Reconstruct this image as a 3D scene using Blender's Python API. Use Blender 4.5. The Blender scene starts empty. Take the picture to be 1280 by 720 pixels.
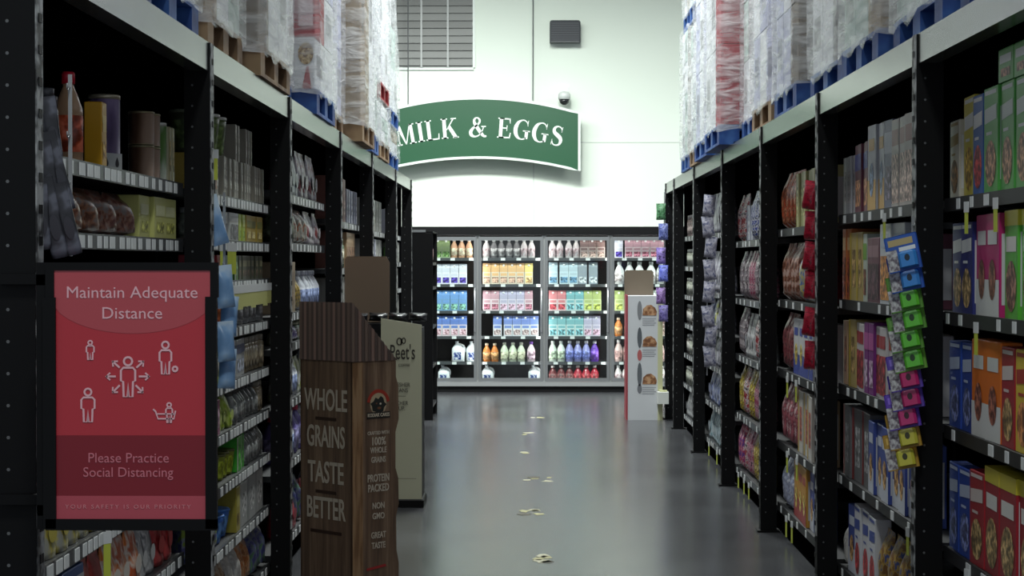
import bpy, math, random
from mathutils import Vector, Matrix
R = math.radians
rnd = random.Random(7)
C = bpy.context.scene.collection
sc = bpy.context.scene

# ------------------------------------------------------------------ camera, world, lamps, exposure
F = 2515.0                                   # focal length in pixels of a 1280 px wide frame
CAM_Z = 1.6
cd = bpy.data.cameras.new('camera'); cam = bpy.data.objects.new('camera', cd); C.objects.link(cam)
cd.sensor_width = 36.0; cd.lens = F / 1280 * 36.0; cd.clip_end = 200
cam.location = (0, 0, CAM_Z)
cam.rotation_euler = (R(90) - math.atan(32 / F), 0, math.atan(26 / F))
sc.camera = cam
sc.view_settings.view_transform = 'Standard'; sc.view_settings.look = 'None'
sc.view_settings.exposure = 0.0; sc.view_settings.gamma = 1.0; sc.view_settings.use_curve_mapping = False
sc.cycles.use_denoising = True
sc.cycles.max_bounces = 7; sc.cycles.transparent_max_bounces = 12
w = bpy.data.worlds.new('world'); sc.world = w; w.use_nodes = True
w.node_tree.nodes['Background'].inputs[0].default_value = (.80, .90, 1.0, 1)
w.node_tree.nodes['Background'].inputs[1].default_value = 0.44

def lamp(name, loc, sx, sy, power, col=(1, 1, 1), rot=(0, 0, 0), spread=180):
    l = bpy.data.lights.new(name, 'AREA'); l.shape = 'RECTANGLE'; l.size = sx; l.size_y = sy
    l.energy = power; l.color = col; l.spread = R(spread)
    o = bpy.data.objects.new(name, l); C.objects.link(o); o.location = loc; o.rotation_euler = rot
    return o
LAMPCOL = (.94, 1.0, .97)
for D, p in ((1.0, 200), (8.5, 45), (12.5, 180), (16.0, 290), (19.5, 270)):  # nearest lamp is an unseen fill added to brighten the sign and displays
    lamp('ceiling_and_fill_lamp', (0.05, D, 6.6), .6, 1.3, p, LAMPCOL)
for X, p in ((-3.4, 175), (-.6, 190), (4.2, 90)):
    lamp('cross_aisle_lamp', (X, 20.9, 5.7), 2.4, .6, p, LAMPCOL, rot=(R(25), 0, 0), spread=125)

# ------------------------------------------------------------------ materials
def lin(c):
    f = lambda v: (v / 255 / 12.92) if v / 255 <= .04045 else ((v / 255 + .055) / 1.055) ** 2.4
    return (f(c[0]), f(c[1]), f(c[2]), 1)
MC = {}
def mat(col, rough=.5, metal=0.0, spec=.5, emit=0.0):
    k = ('m', col, rough, metal, spec, emit)
    if k in MC: return MC[k]
    m = bpy.data.materials.new('paint'); m.use_nodes = True
    b = m.node_tree.nodes['Principled BSDF']
    b.inputs['Base Color'].default_value = lin(col); b.inputs['Roughness'].default_value = rough
    b.inputs['Metallic'].default_value = metal; b.inputs['Specular IOR Level'].default_value = spec
    if emit:
        b.inputs['Emission Color'].default_value = lin(col); b.inputs['Emission Strength'].default_value = emit
    MC[k] = m; return m
def pm(c1, c2, c3, scale=14, rough=.45, stretch=(1, 1, 1)):
    """mottled print: three inks mixed by noise"""
    k = ('p', c1, c2, c3, scale, rough, stretch)
    if k in MC: return MC[k]
    m = bpy.data.materials.new('print'); m.use_nodes = True; nt = m.node_tree
    b = nt.nodes['Principled BSDF']; b.inputs['Roughness'].default_value = rough
    tc = nt.nodes.new('ShaderNodeTexCoord'); mp = nt.nodes.new('ShaderNodeMapping')
    mp.inputs['Scale'].default_value = stretch; mp.inputs['Location'].default_value = (len(MC) * .37, len(MC) * .11, 0)
    n = nt.nodes.new('ShaderNodeTexNoise'); n.inputs['Scale'].default_value = scale; n.inputs['Detail'].default_value = 2.5
    r = nt.nodes.new('ShaderNodeValToRGB'); e = r.color_ramp.elements
    e[0].position = .40; e[0].color = lin(c1); e[1].position = .62; e[1].color = lin(c3)
    x = e.new(.51); x.color = lin(c2)
    nt.links.new(tc.outputs['Object'], mp.inputs[0]); nt.links.new(mp.outputs[0], n.inputs['Vector'])
    nt.links.new(n.outputs[0], r.inputs[0]); nt.links.new(r.outputs[0], b.inputs['Base Color'])
    MC[k] = m; return m
def node_mat(name, build):
    m = bpy.data.materials.new(name); m.use_nodes = True
    build(m, m.node_tree, m.node_tree.nodes['Principled BSDF']); return m
def _floor(m, nt, b):
    tc = nt.nodes.new('ShaderNodeTexCoord'); n = nt.nodes.new('ShaderNodeTexNoise'); n.inputs['Scale'].default_value = .8; n.inputs['Detail'].default_value = 3
    r = nt.nodes.new('ShaderNodeValToRGB'); r.color_ramp.elements[0].color = lin((58, 58, 61)); r.color_ramp.elements[1].color = lin((74, 75, 78))
    r.color_ramp.elements[0].position = .3; r.color_ramp.elements[1].position = .7
    q = nt.nodes.new('ShaderNodeMapRange'); q.inputs[3].default_value = .17; q.inputs[4].default_value = .28
    nt.links.new(tc.outputs['Object'], n.inputs['Vector']); nt.links.new(n.outputs[0], r.inputs[0]); nt.links.new(r.outputs[0], b.inputs['Base Color'])
    nt.links.new(n.outputs[0], q.inputs[0]); nt.links.new(q.outputs[0], b.inputs['Roughness']); b.inputs['Specular IOR Level'].default_value = .5
M_FLOOR = node_mat('polished_concrete', _floor)
def _beam(m, nt, b):
    tc = nt.nodes.new('ShaderNodeTexCoord'); n = nt.nodes.new('ShaderNodeTexNoise'); n.inputs['Scale'].default_value = 3; n.inputs['Detail'].default_value = 4
    r = nt.nodes.new('ShaderNodeValToRGB'); r.color_ramp.elements[0].color = lin((96, 99, 96)); r.color_ramp.elements[1].color = lin((120, 123, 119))
    nt.links.new(tc.outputs['Object'], n.inputs['Vector']); nt.links.new(n.outputs[0], r.inputs[0]); nt.links.new(r.outputs[0], b.inputs['Base Color'])
    b.inputs['Metallic'].default_value = .4; b.inputs['Roughness'].default_value = .2
M_BEAM = node_mat('beam_paint', _beam)
def _wrap(m, nt, b):
    b.inputs['Base Color'].default_value = lin((248, 249, 252)); b.inputs['Roughness'].default_value = .2
    tc = nt.nodes.new('ShaderNodeTexCoord'); mp = nt.nodes.new('ShaderNodeMapping'); mp.inputs['Rotation'].default_value = (R(38), 0, 0); mp.inputs['Scale'].default_value = (1, .7, 4)
    n = nt.nodes.new('ShaderNodeTexNoise'); n.inputs['Scale'].default_value = 5; n.inputs['Detail'].default_value = 4; n.inputs['Distortion'].default_value = .6
    nt.links.new(tc.outputs['Object'], mp.inputs[0]); nt.links.new(mp.outputs[0], n.inputs['Vector'])
    bp = nt.nodes.new('ShaderNodeBump'); bp.inputs['Strength'].default_value = .45; bp.inputs['Distance'].default_value = .05
    nt.links.new(n.outputs[0], bp.inputs['Height']); nt.links.new(bp.outputs[0], b.inputs['Normal'])
    q = nt.nodes.new('ShaderNodeMapRange'); q.inputs[1].default_value = .35; q.inputs[2].default_value = .65; q.inputs[3].default_value = .10; q.inputs[4].default_value = .55
    nt.links.new(n.outputs[0], q.inputs[0])
    t = nt.nodes.new('ShaderNodeBsdfTransparent'); mx = nt.nodes.new('ShaderNodeMixShader')
    nt.links.new(q.outputs[0], mx.inputs[0]); nt.links.new(t.outputs[0], mx.inputs[1]); nt.links.new(b.outputs[0], mx.inputs[2])
    nt.links.new(mx.outputs[0], nt.nodes['Material Output'].inputs[0])
M_WRAP = node_mat('stretch_film', _wrap)
def _glass(m, nt, b):
    t = nt.nodes.new('ShaderNodeBsdfTransparent'); t.inputs[0].default_value = (.93, .96, .95, 1)
    g = nt.nodes.new('ShaderNodeBsdfGlossy'); g.inputs['Roughness'].default_value = .03
    mx = nt.nodes.new('ShaderNodeMixShader'); mx.inputs[0].default_value = .05
    nt.links.new(t.outputs[0], mx.inputs[1]); nt.links.new(g.outputs[0], mx.inputs[2]); nt.links.new(mx.outputs[0], nt.nodes['Material Output'].inputs[0])
M_GLASS = node_mat('door_glass', _glass)
def _planks(m, nt, b):
    tc = nt.nodes.new('ShaderNodeTexCoord'); mp = nt.nodes.new('ShaderNodeMapping'); mp.inputs['Scale'].default_value = (14, 14, .7)
    n = nt.nodes.new('ShaderNodeTexNoise'); n.inputs['Scale'].default_value = 1.6; n.inputs['Detail'].default_value = 6; n.inputs['Roughness'].default_value = .65
    r = nt.nodes.new('ShaderNodeValToRGB'); e = r.color_ramp.elements
    e[0].position = .3; e[0].color = lin((70, 54, 45)); e[1].position = .72; e[1].color = lin((160, 134, 110)); x = e.new(.5); x.color = lin((116, 92, 74))
    nt.links.new(tc.outputs['Object'], mp.inputs[0]); nt.links.new(mp.outputs[0], n.inputs['Vector']); nt.links.new(n.outputs[0], r.inputs[0])
    nt.links.new(r.outputs[0], b.inputs['Base Color']); b.inputs['Roughness'].default_value = .6
M_PLANK = node_mat('printed_planks', _planks)
def _wall(m, nt, b):
    tc = nt.nodes.new('ShaderNodeTexCoord'); n = nt.nodes.new('ShaderNodeTexNoise'); n.inputs['Scale'].default_value = .6
    r = nt.nodes.new('ShaderNodeValToRGB'); r.color_ramp.elements[0].color = lin((226, 236, 222)); r.color_ramp.elements[1].color = lin((238, 245, 234))
    nt.links.new(tc.outputs['Object'], n.inputs['Vector']); nt.links.new(n.outputs[0], r.inputs[0]); nt.links.new(r.outputs[0], b.inputs['Base Color']); b.inputs['Roughness'].default_value = .7
M_WALL = node_mat('painted_wall', _wall)
M_BLACK = mat((7, 7, 9), .55, 0, .2); M_DARK = mat((9, 9, 11), .9, 0, .0); M_SHELF = mat((24, 24, 27), .5)
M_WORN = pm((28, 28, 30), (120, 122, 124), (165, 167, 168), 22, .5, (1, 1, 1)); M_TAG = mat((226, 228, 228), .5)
M_RAIL = mat((58, 60, 63), .35); M_CHROME = mat((190, 192, 194), .3, .8); M_ALU = mat((176, 178, 178), .35, .6)
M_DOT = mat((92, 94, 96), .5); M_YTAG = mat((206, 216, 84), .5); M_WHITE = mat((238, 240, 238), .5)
M_CARD = mat((126, 108, 90), .8); M_BLUEP = pm((22, 60, 128), (34, 78, 150), (60, 104, 172), 6, .6); M_WOODP = pm((110, 86, 62), (140, 112, 84), (160, 132, 100), 6, .7)
M_REDP = pm((120, 20, 30), (150, 30, 40), (170, 50, 54), 6, .6)

# ------------------------------------------------------------------ mesh building
class MB:
    def __init__(s): s.v = []; s.f = []; s.m = []; s.mats = []; s.sm = []
    def mi(s, m):
        if m not in s.mats: s.mats.append(m)
        return s.mats.index(m)
    def add(s, vs, fs, m, smooth=False):
        o = len(s.v); i = s.mi(m); s.v += [tuple(v) for v in vs]
        for f in fs: s.f.append([o + k for k in f]); s.m.append(i); s.sm.append(smooth)
        return s
    def box(s, x0, x1, y0, y1, z0, z1, m, sides=None):
        vs = [(x, y, z) for z in (z0, z1) for y in (y0, y1) for x in (x0, x1)]
        return s.add(vs, [(0, 2, 3, 1), (4, 5, 7, 6), (0, 1, 5, 4), (2, 6, 7, 3), (0, 4, 6, 2), (1, 3, 7, 5)], m)
    def cbox(s, x0, x1, y0, y1, z0, z1, m, c=.004):
        """box with chamfered vertical edges and a chamfered top"""
        def ring(z, k): return [(x0 + k + c, y0 + k, z), (x1 - k - c, y0 + k, z), (x1 - k, y0 + k + c, z), (x1 - k, y1 - k - c, z), (x1 - k - c, y1 - k, z), (x0 + k + c, y1 - k, z), (x0 + k, y1 - k - c, z), (x0 + k, y0 + k + c, z)]
        vs = ring(z0, 0) + ring(z1 - c, 0) + ring(z1, c * .7)
        fs = [tuple(range(7, -1, -1)), tuple(range(16, 24))]
        for a in (0, 8):
            for i in range(8): fs.append((a + i, a + (i + 1) % 8, a + 8 + (i + 1) % 8, a + 8 + i))
        return s.add(vs, fs, m)
    def quad(s, x0, x1, y, z0, z1, m, sk=0):
        return s.add([(x0, y, z0), (x1, y, z0 + sk), (x1, y, z1 + sk), (x0, y, z1)], [(0, 1, 2, 3)], m)
    def ell(s, cx, y, cz, rx, rz, m, n=14):
        return s.add([(cx + rx * math.cos(6.2832 * i / n), y, cz + rz * math.sin(6.2832 * i / n)) for i in range(n)], [tuple(range(n))], m)
    def prism(s, poly, y0, y1, m):
        """poly in x,z counter-clockwise; extruded from y0 (front) to y1"""
        n = len(poly); vs = [(x, y0, z) for x, z in poly] + [(x, y1, z) for x, z in poly]
        fs = [tuple(range(n)), tuple(range(2 * n - 1, n - 1, -1))] + [(i, n + i, n + (i + 1) % n, (i + 1) % n) for i in range(n)]
        return s.add(vs, fs, m)
    def ribbon(s, pts, wd, y0, y1, m, closed=False):
        n = len(pts); wd = wd if isinstance(wd, (list, tuple)) else [wd] * n; L = []; Rr = []
        for i in range(n):
            a = Vector(pts[(i - 1) % n] if (closed or i > 0) else pts[i]); b = Vector(pts[(i + 1) % n] if (closed or i < n - 1) else pts[i])
            t = (b - a); t = t.normalized() if t.length > 1e-9 else Vector((1, 0)); nn = Vector((-t.y, t.x)) * wd[i] / 2; p = Vector(pts[i]); L.append(p + nn); Rr.append(p - nn)
        vs = [(p.x, y, p.y) for y in (y0, y1) for p in L + Rr]; fs = []
        for i in range(n if closed else n - 1):
            j = (i + 1) % n
            fs += [(n + i, n + j, j, i), (2 * n + i, 2 * n + j, 3 * n + j, 3 * n + i), (i, j, 2 * n + j, 2 * n + i), (n + j, n + i, 3 * n + i, 3 * n + j)]
        return s.add(vs, fs, m)
    def lathe(s, prof, m, n=12, cx=0, cy=0, mz=None):
        """prof: (r, z) from the bottom up; mz: material of each ring of faces"""
        vs = [(cx + r * math.cos(6.2832 * i / n), cy + r * math.sin(6.2832 * i / n), z) for r, z in prof for i in range(n)]
        for k in range(len(prof) - 1):
            o = len(s.v)
        o = len(s.v); s.v += vs
        for k in range(len(prof) - 1):
            q = s.mi(mz[k] if mz else m)
            for i in range(n):
                j = (i + 1) % n; s.f.append([o + k * n + i, o + k * n + j, o + (k + 1) * n + j, o + (k + 1) * n + i]); s.m.append(q); s.sm.append(True)
        s.f.append([o + i for i in range(n - 1, -1, -1)]); s.m.append(s.mi(mz[0] if mz else m)); s.sm.append(False)
        s.f.append([o + (len(prof) - 1) * n + i for i in range(n)]); s.m.append(s.mi(mz[-1] if mz else m)); s.sm.append(False)
        return s
    def tube(s, pts, r, m, n=6):
        o = len(s.v); pts = [Vector(p) for p in pts]; q = s.mi(m)
        for i, p in enumerate(pts):
            t = (pts[min(i + 1, len(pts) - 1)] - pts[max(i - 1, 0)]).normalized()
            u = t.cross(Vector((0, 1, 0)) if abs(t.y) < .9 else Vector((1, 0, 0))).normalized(); v = t.cross(u)
            s.v += [tuple(p + (u * math.cos(6.2832 * k / n) + v * math.sin(6.2832 * k / n)) * r) for k in range(n)]
        for i in range(len(pts) - 1):
            for k in range(n):
                j = (k + 1) % n; s.f.append([o + i * n + k, o + i * n + j, o + (i + 1) * n + j, o + (i + 1) * n + k]); s.m.append(q); s.sm.append(True)
        for e in (0, len(pts) - 1):
            s.f.append([o + e * n + k for k in range(n)]); s.m.append(q); s.sm.append(False)
        return s
    def xf(s, M):
        s.v = [tuple(M @ Vector(v)) for v in s.v]; return s
    def mesh(s, name):
        me = bpy.data.meshes.new(name); me.from_pydata(s.v, [], s.f)
        for m in s.mats: me.materials.append(m)
        me.polygons.foreach_set('material_index', s.m); me.polygons.foreach_set('use_smooth', s.sm); me.update(); return me

def link(name, me, parent=None, loc=None, rotz=0):
    o = bpy.data.objects.new(name, me); C.objects.link(o)
    if parent: o.parent = parent
    if loc: o.location = loc
    if rotz: o.rotation_euler = (0, 0, rotz)
    return o
def tag(o, label, cat, group=None):
    o['label'] = label; o['category'] = cat
    if group: o['group'] = group
    return o
def empty(name, label, cat, loc=(0, 0, 0), rotz=0, group=None):
    return tag(link(name, None, None, loc, rotz), label, cat, group)
def struct(name, mb):
    o = link(name, mb.mesh(name)); o['kind'] = 'structure'; return o
def part(name, mb, parent, label=None):
    o = link(name, mb.mesh(name), parent)
    if label: o['label'] = label
    return o
def text_mb(txt, h, m, sx=1.0, bold=0.0, depth=.0012, space=1.0, align='CENTER'):
    """writing in the x,z plane facing -y, centred on its origin's baseline, cap height h"""
    cu = bpy.data.curves.new('writing', 'FONT'); cu.body = txt; cu.size = h / .69; cu.align_x = align; cu.offset = bold * h
    cu.extrude = depth; cu.space_character = space; cu.resolution_u = 3
    ob = bpy.data.objects.new('writing', cu); C.objects.link(ob); bpy.context.view_layer.update()
    me = ob.evaluated_get(bpy.context.evaluated_depsgraph_get()).to_mesh()
    mb = MB(); mb.add([(v.co.x * sx, -v.co.z, v.co.y) for v in me.vertices], [tuple(p.vertices) for p in me.polygons], m)
    ob.evaluated_get(bpy.context.evaluated_depsgraph_get()).to_mesh_clear(); bpy.data.objects.remove(ob); bpy.data.curves.remove(cu)
    return mb
def shift(mb, dx, dy, dz): return mb.xf(Matrix.Translation((dx, dy, dz)))
def join(dst, src):
    for vs in (0,):
        o = len(dst.v); dst.v += src.v
        for f, m, sm in zip(src.f, src.m, src.sm): dst.f.append([o + k for k in f]); dst.m.append(dst.mi(src.mats[m])); dst.sm.append(sm)
    return dst
def WX(x, D): return (x - 666) * D / F
def WZ(y, D): return CAM_Z + (328 - y) * D / F

# ------------------------------------------------------------------ the setting
DW = 25.6
struct('floor', MB().box(-7, 7, -1, DW, -.1, 0, M_FLOOR))
mb = MB().box(-7, 7, DW, DW + .2, 0, 6.9, M_WALL); struct('wall_back', mb)
struct('ceiling', MB().box(-7, 7, -1, DW + .2, 6.9, 7.0, mat((120, 122, 120), .8)))
sx = WX(667, DW); M_SEAM = mat((204, 212, 202), .7)
struct('trim_1', MB().box(sx - .006, sx + .006, DW - .004, DW, 2.1, 6.9, M_SEAM))
struct('trim_2', MB().box(sx, 7, DW - .004, DW, WZ(178.8, DW), WZ(177.6, DW), M_SEAM))

# ------------------------------------------------------------------ racks
XR, XL = 1.35, 1.18                 # aisle faces of the uprights
PR = [4.67, 7.10, 9.55, 11.92, 14.38, 16.9, 19.3, 20.5]
PL = [4.76, 7.35, 9.76, 12.36, 14.8, 17.36, 19.55]
BZ0, BZ1 = 2.30, 2.405
def upright(sgn, X, D):
    mb = MB(); a, b = (X, X + .095) if sgn > 0 else (-X - .095, -X)
    mb.box(a, b, D, D + .075, 0, BZ1 - .002, M_BLACK)
    mb.box(a - .02, b + .02, D - .012, D + .09, 0, .012, M_BLACK)
    ax = X * sgn                                     # worn lip on the aisle face, cut by slots
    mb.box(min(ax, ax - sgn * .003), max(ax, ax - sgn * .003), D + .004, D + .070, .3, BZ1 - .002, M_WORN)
    z = .12
    while z < BZ1 - .05:
        for dx in (.03,):
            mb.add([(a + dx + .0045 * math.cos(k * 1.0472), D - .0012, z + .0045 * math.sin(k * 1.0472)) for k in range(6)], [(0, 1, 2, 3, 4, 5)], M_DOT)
        mb.box(min(ax - sgn * .004, ax - sgn * .0055), max(ax - sgn * .004, ax - sgn * .0055), D + .022, D + .055, z, z + .022, M_BLACK)
        z += .076
    return mb
def rack(sgn, X, P, name, label, shades):
    r = empty(name, label, 'storage rack', (sgn * X, P[0], 0), 0, 'storage racks along the aisle')
    off = Vector((-sgn * X, -P[0], 0))
    def p(n, mb, lab=None): mb.xf(Matrix.Translation(off)); return part(n, mb, r, lab)
    for D in P: p('upright', upright(sgn, X, D))
    for a, b in zip(P, P[1:]):
        m = MB(); x0, x1 = sorted((sgn * (X + .006), sgn * (X + .05)))
        m.box(x0, x1, a + .04, b + .035, BZ0, BZ1, M_BEAM)
        x0, x1 = sorted((sgn * (X + .05), sgn * (X + .075))); m.box(x0, x1, a + .04, b + .035, BZ0, BZ1 - .03, M_BEAM)
        p('beam', m, 'grey painted steel beam')
        for kk in (.45, 1.2, 1.95):
            x0, x1 = sorted((sgn * (X + .08), sgn * (X + .62))); p('deck_support', MB().box(x0, x1, a + kk, a + kk + .05, BZ0 + .02, BZ0 + .055, M_DARK))
        m = MB(); x0, x1 = sorted((sgn * (X + .055), sgn * (X + 1.12))); m.box(x0, x1, a + .08, b, BZ1 - .03, BZ1 - .005, M_DARK); p('deck', m)
    return r
rack(1, XR, PR, 'storage_rack', 'tall black storage rack on the right, topped with blue pallets', None)
rack(-1, XL, PL, 'storage_rack', 'tall black storage rack on the left, behind the red distance sign', None)

SR, SL = 1.445, 1.275               # front planes of the shelves
SHELVES = {}
def shelving(sgn, S, D0, D1, zs, label, tagstep, vis, last=False):
    """shelves of one bay; vis = the stretch (D from, D to) that carries price tags"""
    u = empty('shelf_unit', label, 'shelving', (sgn * (S + .3), D0, 0), 0, 'shelf units inside the racks')
    off = Matrix.Translation((-sgn * (S + .3), -D0, 0))
    def p(n, mb, par): mb.xf(off); return part(n, mb, par)
    def bx(mb, a, b, y0, y1, z0, z1, m): x0, x1 = sorted((sgn * a, sgn * b)); return mb.box(x0, x1, y0, y1, z0, z1, m)
    p('back_panel', bx(MB(), S + .56, S + .58, D0 + .08, D1, 0, 2.372, M_DARK), u)
    if last: p('end_panel', bx(MB(), S + .002, S + 1.0, D1 - .03, D1 - .005, .02, 2.372, M_DARK), u)
    p('kick_plate', bx(MB(), S + .03, S + .05, D0 + .08, D1, 0, .12, M_DARK), u)
    for z in zs:
        s = p('shelf', bx(MB(), S + .012, S + .56, D0 + .08, D1, z - .03, z, M_SHELF), u)
        r_ = p('price_rail', bx(MB(), S + .004, S + .012, D0 + .08, D1, z - .042, z + .004, M_SHELF if tagstep > .25 else M_RAIL), s)
        y = vis[0] + rnd.uniform(0, tagstep)
        while y < vis[1] - .05:
            wdt = rnd.choice((.045, .05, .065))
            p('price_tag', bx(MB(), S + .001, S + .004, y, y + wdt, z - .038, z - .002, M_TAG), s)
            y += wdt + tagstep * rnd.choice((.5, .8, 1, 1.6))
    return u

# ------------------------------------------------------------------ package shapes (front faces -y, origin at the middle of the base)
def k_box(w, d, h, base, style='plain', c2=(230, 230, 228), c3=(150, 110, 80)):
    mb = MB(); b = mat(base, .42); y = -d / 2 - .0012; A = mat(c2, .42); Pm = pm(tuple(int(v * .6) for v in c3), c3, tuple(min(255, int(v * 1.3) + 20) for v in c3), 40)
    mb.cbox(-w / 2, w / 2, -d / 2, d / 2, 0, h, b, min(.003, w * .05))
    if style == 'cereal':
        mb.quad(-w * .42, w * .42, y, h * .66, h * .80, A, h * .03); mb.ell(0, y, h * .28, w * .38, h * .22, Pm); mb.quad(-w * .3, w * .1, y, h * .55, h * .58, A)
        mb.quad(-w * .4, w * .4, y, h * .93, h * .97, A)
    elif style == 'half':
        mb.quad(-w / 2, w / 2, y, 0, h * .36, A); mb.ell(0, y - .0008, h * .36, w * .26, h * .2, Pm); mb.quad(-w * .35, w * .35, y, h * .7, h * .84, A)
    elif style == 'band':
        mb.quad(-w / 2, w / 2, y, h * .62, h * .86, A); mb.quad(-w * .36, w * .36, y, h * .1, h * .48, Pm)
    elif style == 'pic':
        mb.quad(-w * .44, w * .44, y, h * .05, h * .6, Pm); mb.quad(-w * .4, w * .4, y, h * .7, h * .88, A)
    elif style == 'top':
        mb.box(-w / 2 - .001, w / 2 + .001, -d / 2 - .001, d / 2 + .001, h * .86, h + .001, A); mb.ell(0, y, h * .3, w * .4, h * .24, Pm); mb.quad(-w * .38, w * .38, y, h * .62, h * .76, mat((235, 232, 226), .4))
    elif style == 'spine':
        mb.quad(-w * .5, -w * .3, y, 0, h, A); mb.quad(-w * .15, w * .3, y, h * .2, h * .75, Pm)
    else:
        mb.quad(-w * .38, w * .38, y, h * .55, h * .8, A); mb.quad(-w * .3, w * .3, y, h * .15, h * .4, Pm)
    mb.add([(w / 2 + .0012, -d * .38, h * .12), (w / 2 + .0012, d * .38, h * .12), (w / 2 + .0012, d * .38, h * .8), (w / 2 + .0012, -d * .38, h * .8)], [(0, 1, 2, 3)], mat((205, 204, 206), .5))
    return [(None, mb.mesh('box'))]
def k_bag(w, d, h, base, c2, c3, sc_=34, nx=7, nz=9):
    mb = MB(); m = pm(base, c2, c3, sc_, .3); vs = []
    for sd in (-1, 1):
        for j in range(nz + 1):
            for i in range(nx + 1):
                u, v = i / nx, j / nz
                t = (max(0, math.sin(math.pi * u)) ** .3) * (min(1, v / .07) ** .5 if v < .5 else min(1, max(0, (.93 - v)) / .3) ** .6)
                pinch = 1 - .06 * math.sin(math.pi * v)
                vs.append(((u - .5) * w * pinch, sd * (t * d / 2 + .0006) * (1 + .12 * math.sin(9 * u + 7 * v)), v * h))
    n = (nx + 1) * (nz + 1); fs = []
    for j in range(nz):
        for i in range(nx):
            a = j * (nx + 1) + i; fs.append((a, a + 1, a + nx + 2, a + nx + 1)); fs.append((n + a + 1, n + a, n + a + nx + 1, n + a + nx + 2))
    mb.add(vs, fs, m, True); return [(None, mb.mesh('bag'))]
def k_pouch(w, d, h, base, c2, c3):
    mb = MB(); m = pm(base, c2, c3, 18, .32); A = mat(c2, .35); vs = []; n = 12
    for k, (v, fd, fw) in enumerate(((0, 1, .94), (.1, 1, 1), (.5, .8, .98), (.85, .3, 1), (.93, .06, 1), (1, .06, 1))):
        for i in range(n):
            a = 6.2832 * i / n; cx, cy = math.cos(a), math.sin(a)
            vs.append((w / 2 * fw * (abs(cx) ** .6) * (1 if cx > 0 else -1), d / 2 * fd * (abs(cy) ** .8) * (1 if cy > 0 else -1), v * h))
    fs = [tuple(range(n - 1, -1, -1))] + [(k * n + i, k * n + (i + 1) % n, (k + 1) * n + (i + 1) % n, (k + 1) * n + i) for k in range(5) for i in range(n)]
    mb.add(vs, fs, m, True); mb.ell(0, -d / 2 - .002, h * .38, w * .3, h * .16, A); return [(None, mb.mesh('pouch'))]
def k_bottle(w, d, h, body, label, cap):
    r = w / 2; mb = MB(); B = mat(body, .2); Lm = pm(tuple(int(v * .65) for v in label), label, tuple(min(255, v + 50) for v in label), 26, .4)
    pr = [(r * .9, 0), (r, h * .03), (r, h * .12), (r * 1.01, h * .121), (r * 1.01, h * .52), (r, h * .521), (r * .96, h * .6), (r * .6, h * .76), (r * .38, h * .84), (r * .36, h * .88)]
    mb.lathe(pr, B, 12, mz=[B, B, B, Lm, B, B, B, B, B])
    cp = MB().lathe([(r * .46, h * .87), (r * .46, h * .97), (r * .4, h)], mat(cap, .4), 12)
    return [(None, mb.mesh('bottle')), ('cap', cp.mesh('cap'))]
def k_jar(w, d, h, body, label, cap):
    r = w / 2; mb = MB(); B = mat(body, .25); Lm = pm(tuple(int(v * .65) for v in label), label, tuple(min(255, v + 50) for v in label), 26, .4)
    mb.lathe([(r * .88, 0), (r, h * .05), (r, h * .14), (r * 1.01, h * .141), (r * 1.01, h * .66), (r, h * .661), (r * .97, h * .76), (r * .84, h * .83)], B, 12, mz=[B, B, B, Lm, B, B, B])
    cp = MB().lathe([(r * .9, h * .83), (r * .9, h * .99), (r * .85, h)], mat(cap, .35), 12)
    return [(None, mb.mesh('jar')), ('lid', cp.mesh('lid'))]
def k_can(w, d, h, body, label, lid):
    r = w / 2; mb = MB(); L = pm(body, label, tuple(min(255, v + 40) for v in label), 12, .35, (1, 1, .3)); S = mat(lid, .3, .5)
    mb.lathe([(r * .97, 0), (r, h * .015), (r, h * .03), (r * .985, h * .035), (r * .985, h * .94)], L, 14, mz=[S, S, L, L])
    ld = MB().lathe([(r * 1.01, h * .94), (r * 1.01, h * .99), (r * .95, h)], S, 14)
    return [(None, mb.mesh('can')), ('lid', ld.mesh('lid'))]
def k_carton(w, d, h, base, top, pic, cap=(240, 240, 240)):
    mb = MB(); B = mat(base, .4); T = mat(top, .4); Pm = pm(tuple(int(v * .6) for v in pic), pic, tuple(min(255, int(v * 1.2) + 25) for v in pic), 40); hb = h * .8; q = w / 2; y = d / 2
    mb.box(-q, q, -y, y, 0, hb * .72, B); mb.box(-q, q, -y, y, hb * .72, hb, T)
    vs = [(-q, -y, hb), (q, -y, hb), (q, y, hb), (-q, y, hb), (-q, -.004, h * .93), (q, -.004, h * .93), (q, .004, h * .93), (-q, .004, h * .93), (-q, -.004, h), (q, -.004, h), (q, .004, h), (-q, .004, h)]
    mb.add(vs, [(0, 1, 5, 4), (2, 3, 7, 6), (1, 2, 6, 5), (3, 0, 4, 7), (4, 5, 9, 8), (6, 7, 11, 10), (8, 9, 10, 11), (5, 6, 10, 9), (7, 4, 8, 11)], T)
    mb.quad(-q * .8, q * .8, -y - .0015, hb * .08, hb * .42, Pm); mb.quad(-q * .8, q * .8, -y - .0015, hb * .5, hb * .66, T)
    cp = MB().lathe([(.014, 0), (.014, .014), (.011, .016)], mat(cap, .4), 8); cp.xf(Matrix.Translation((0, -y * .55, hb + (h * .93 - hb) * .5)) @ Matrix.Rotation(R(40), 4, 'X'))
    return [(None, mb.mesh('carton')), ('cap', cp.mesh('cap'))]
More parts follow.
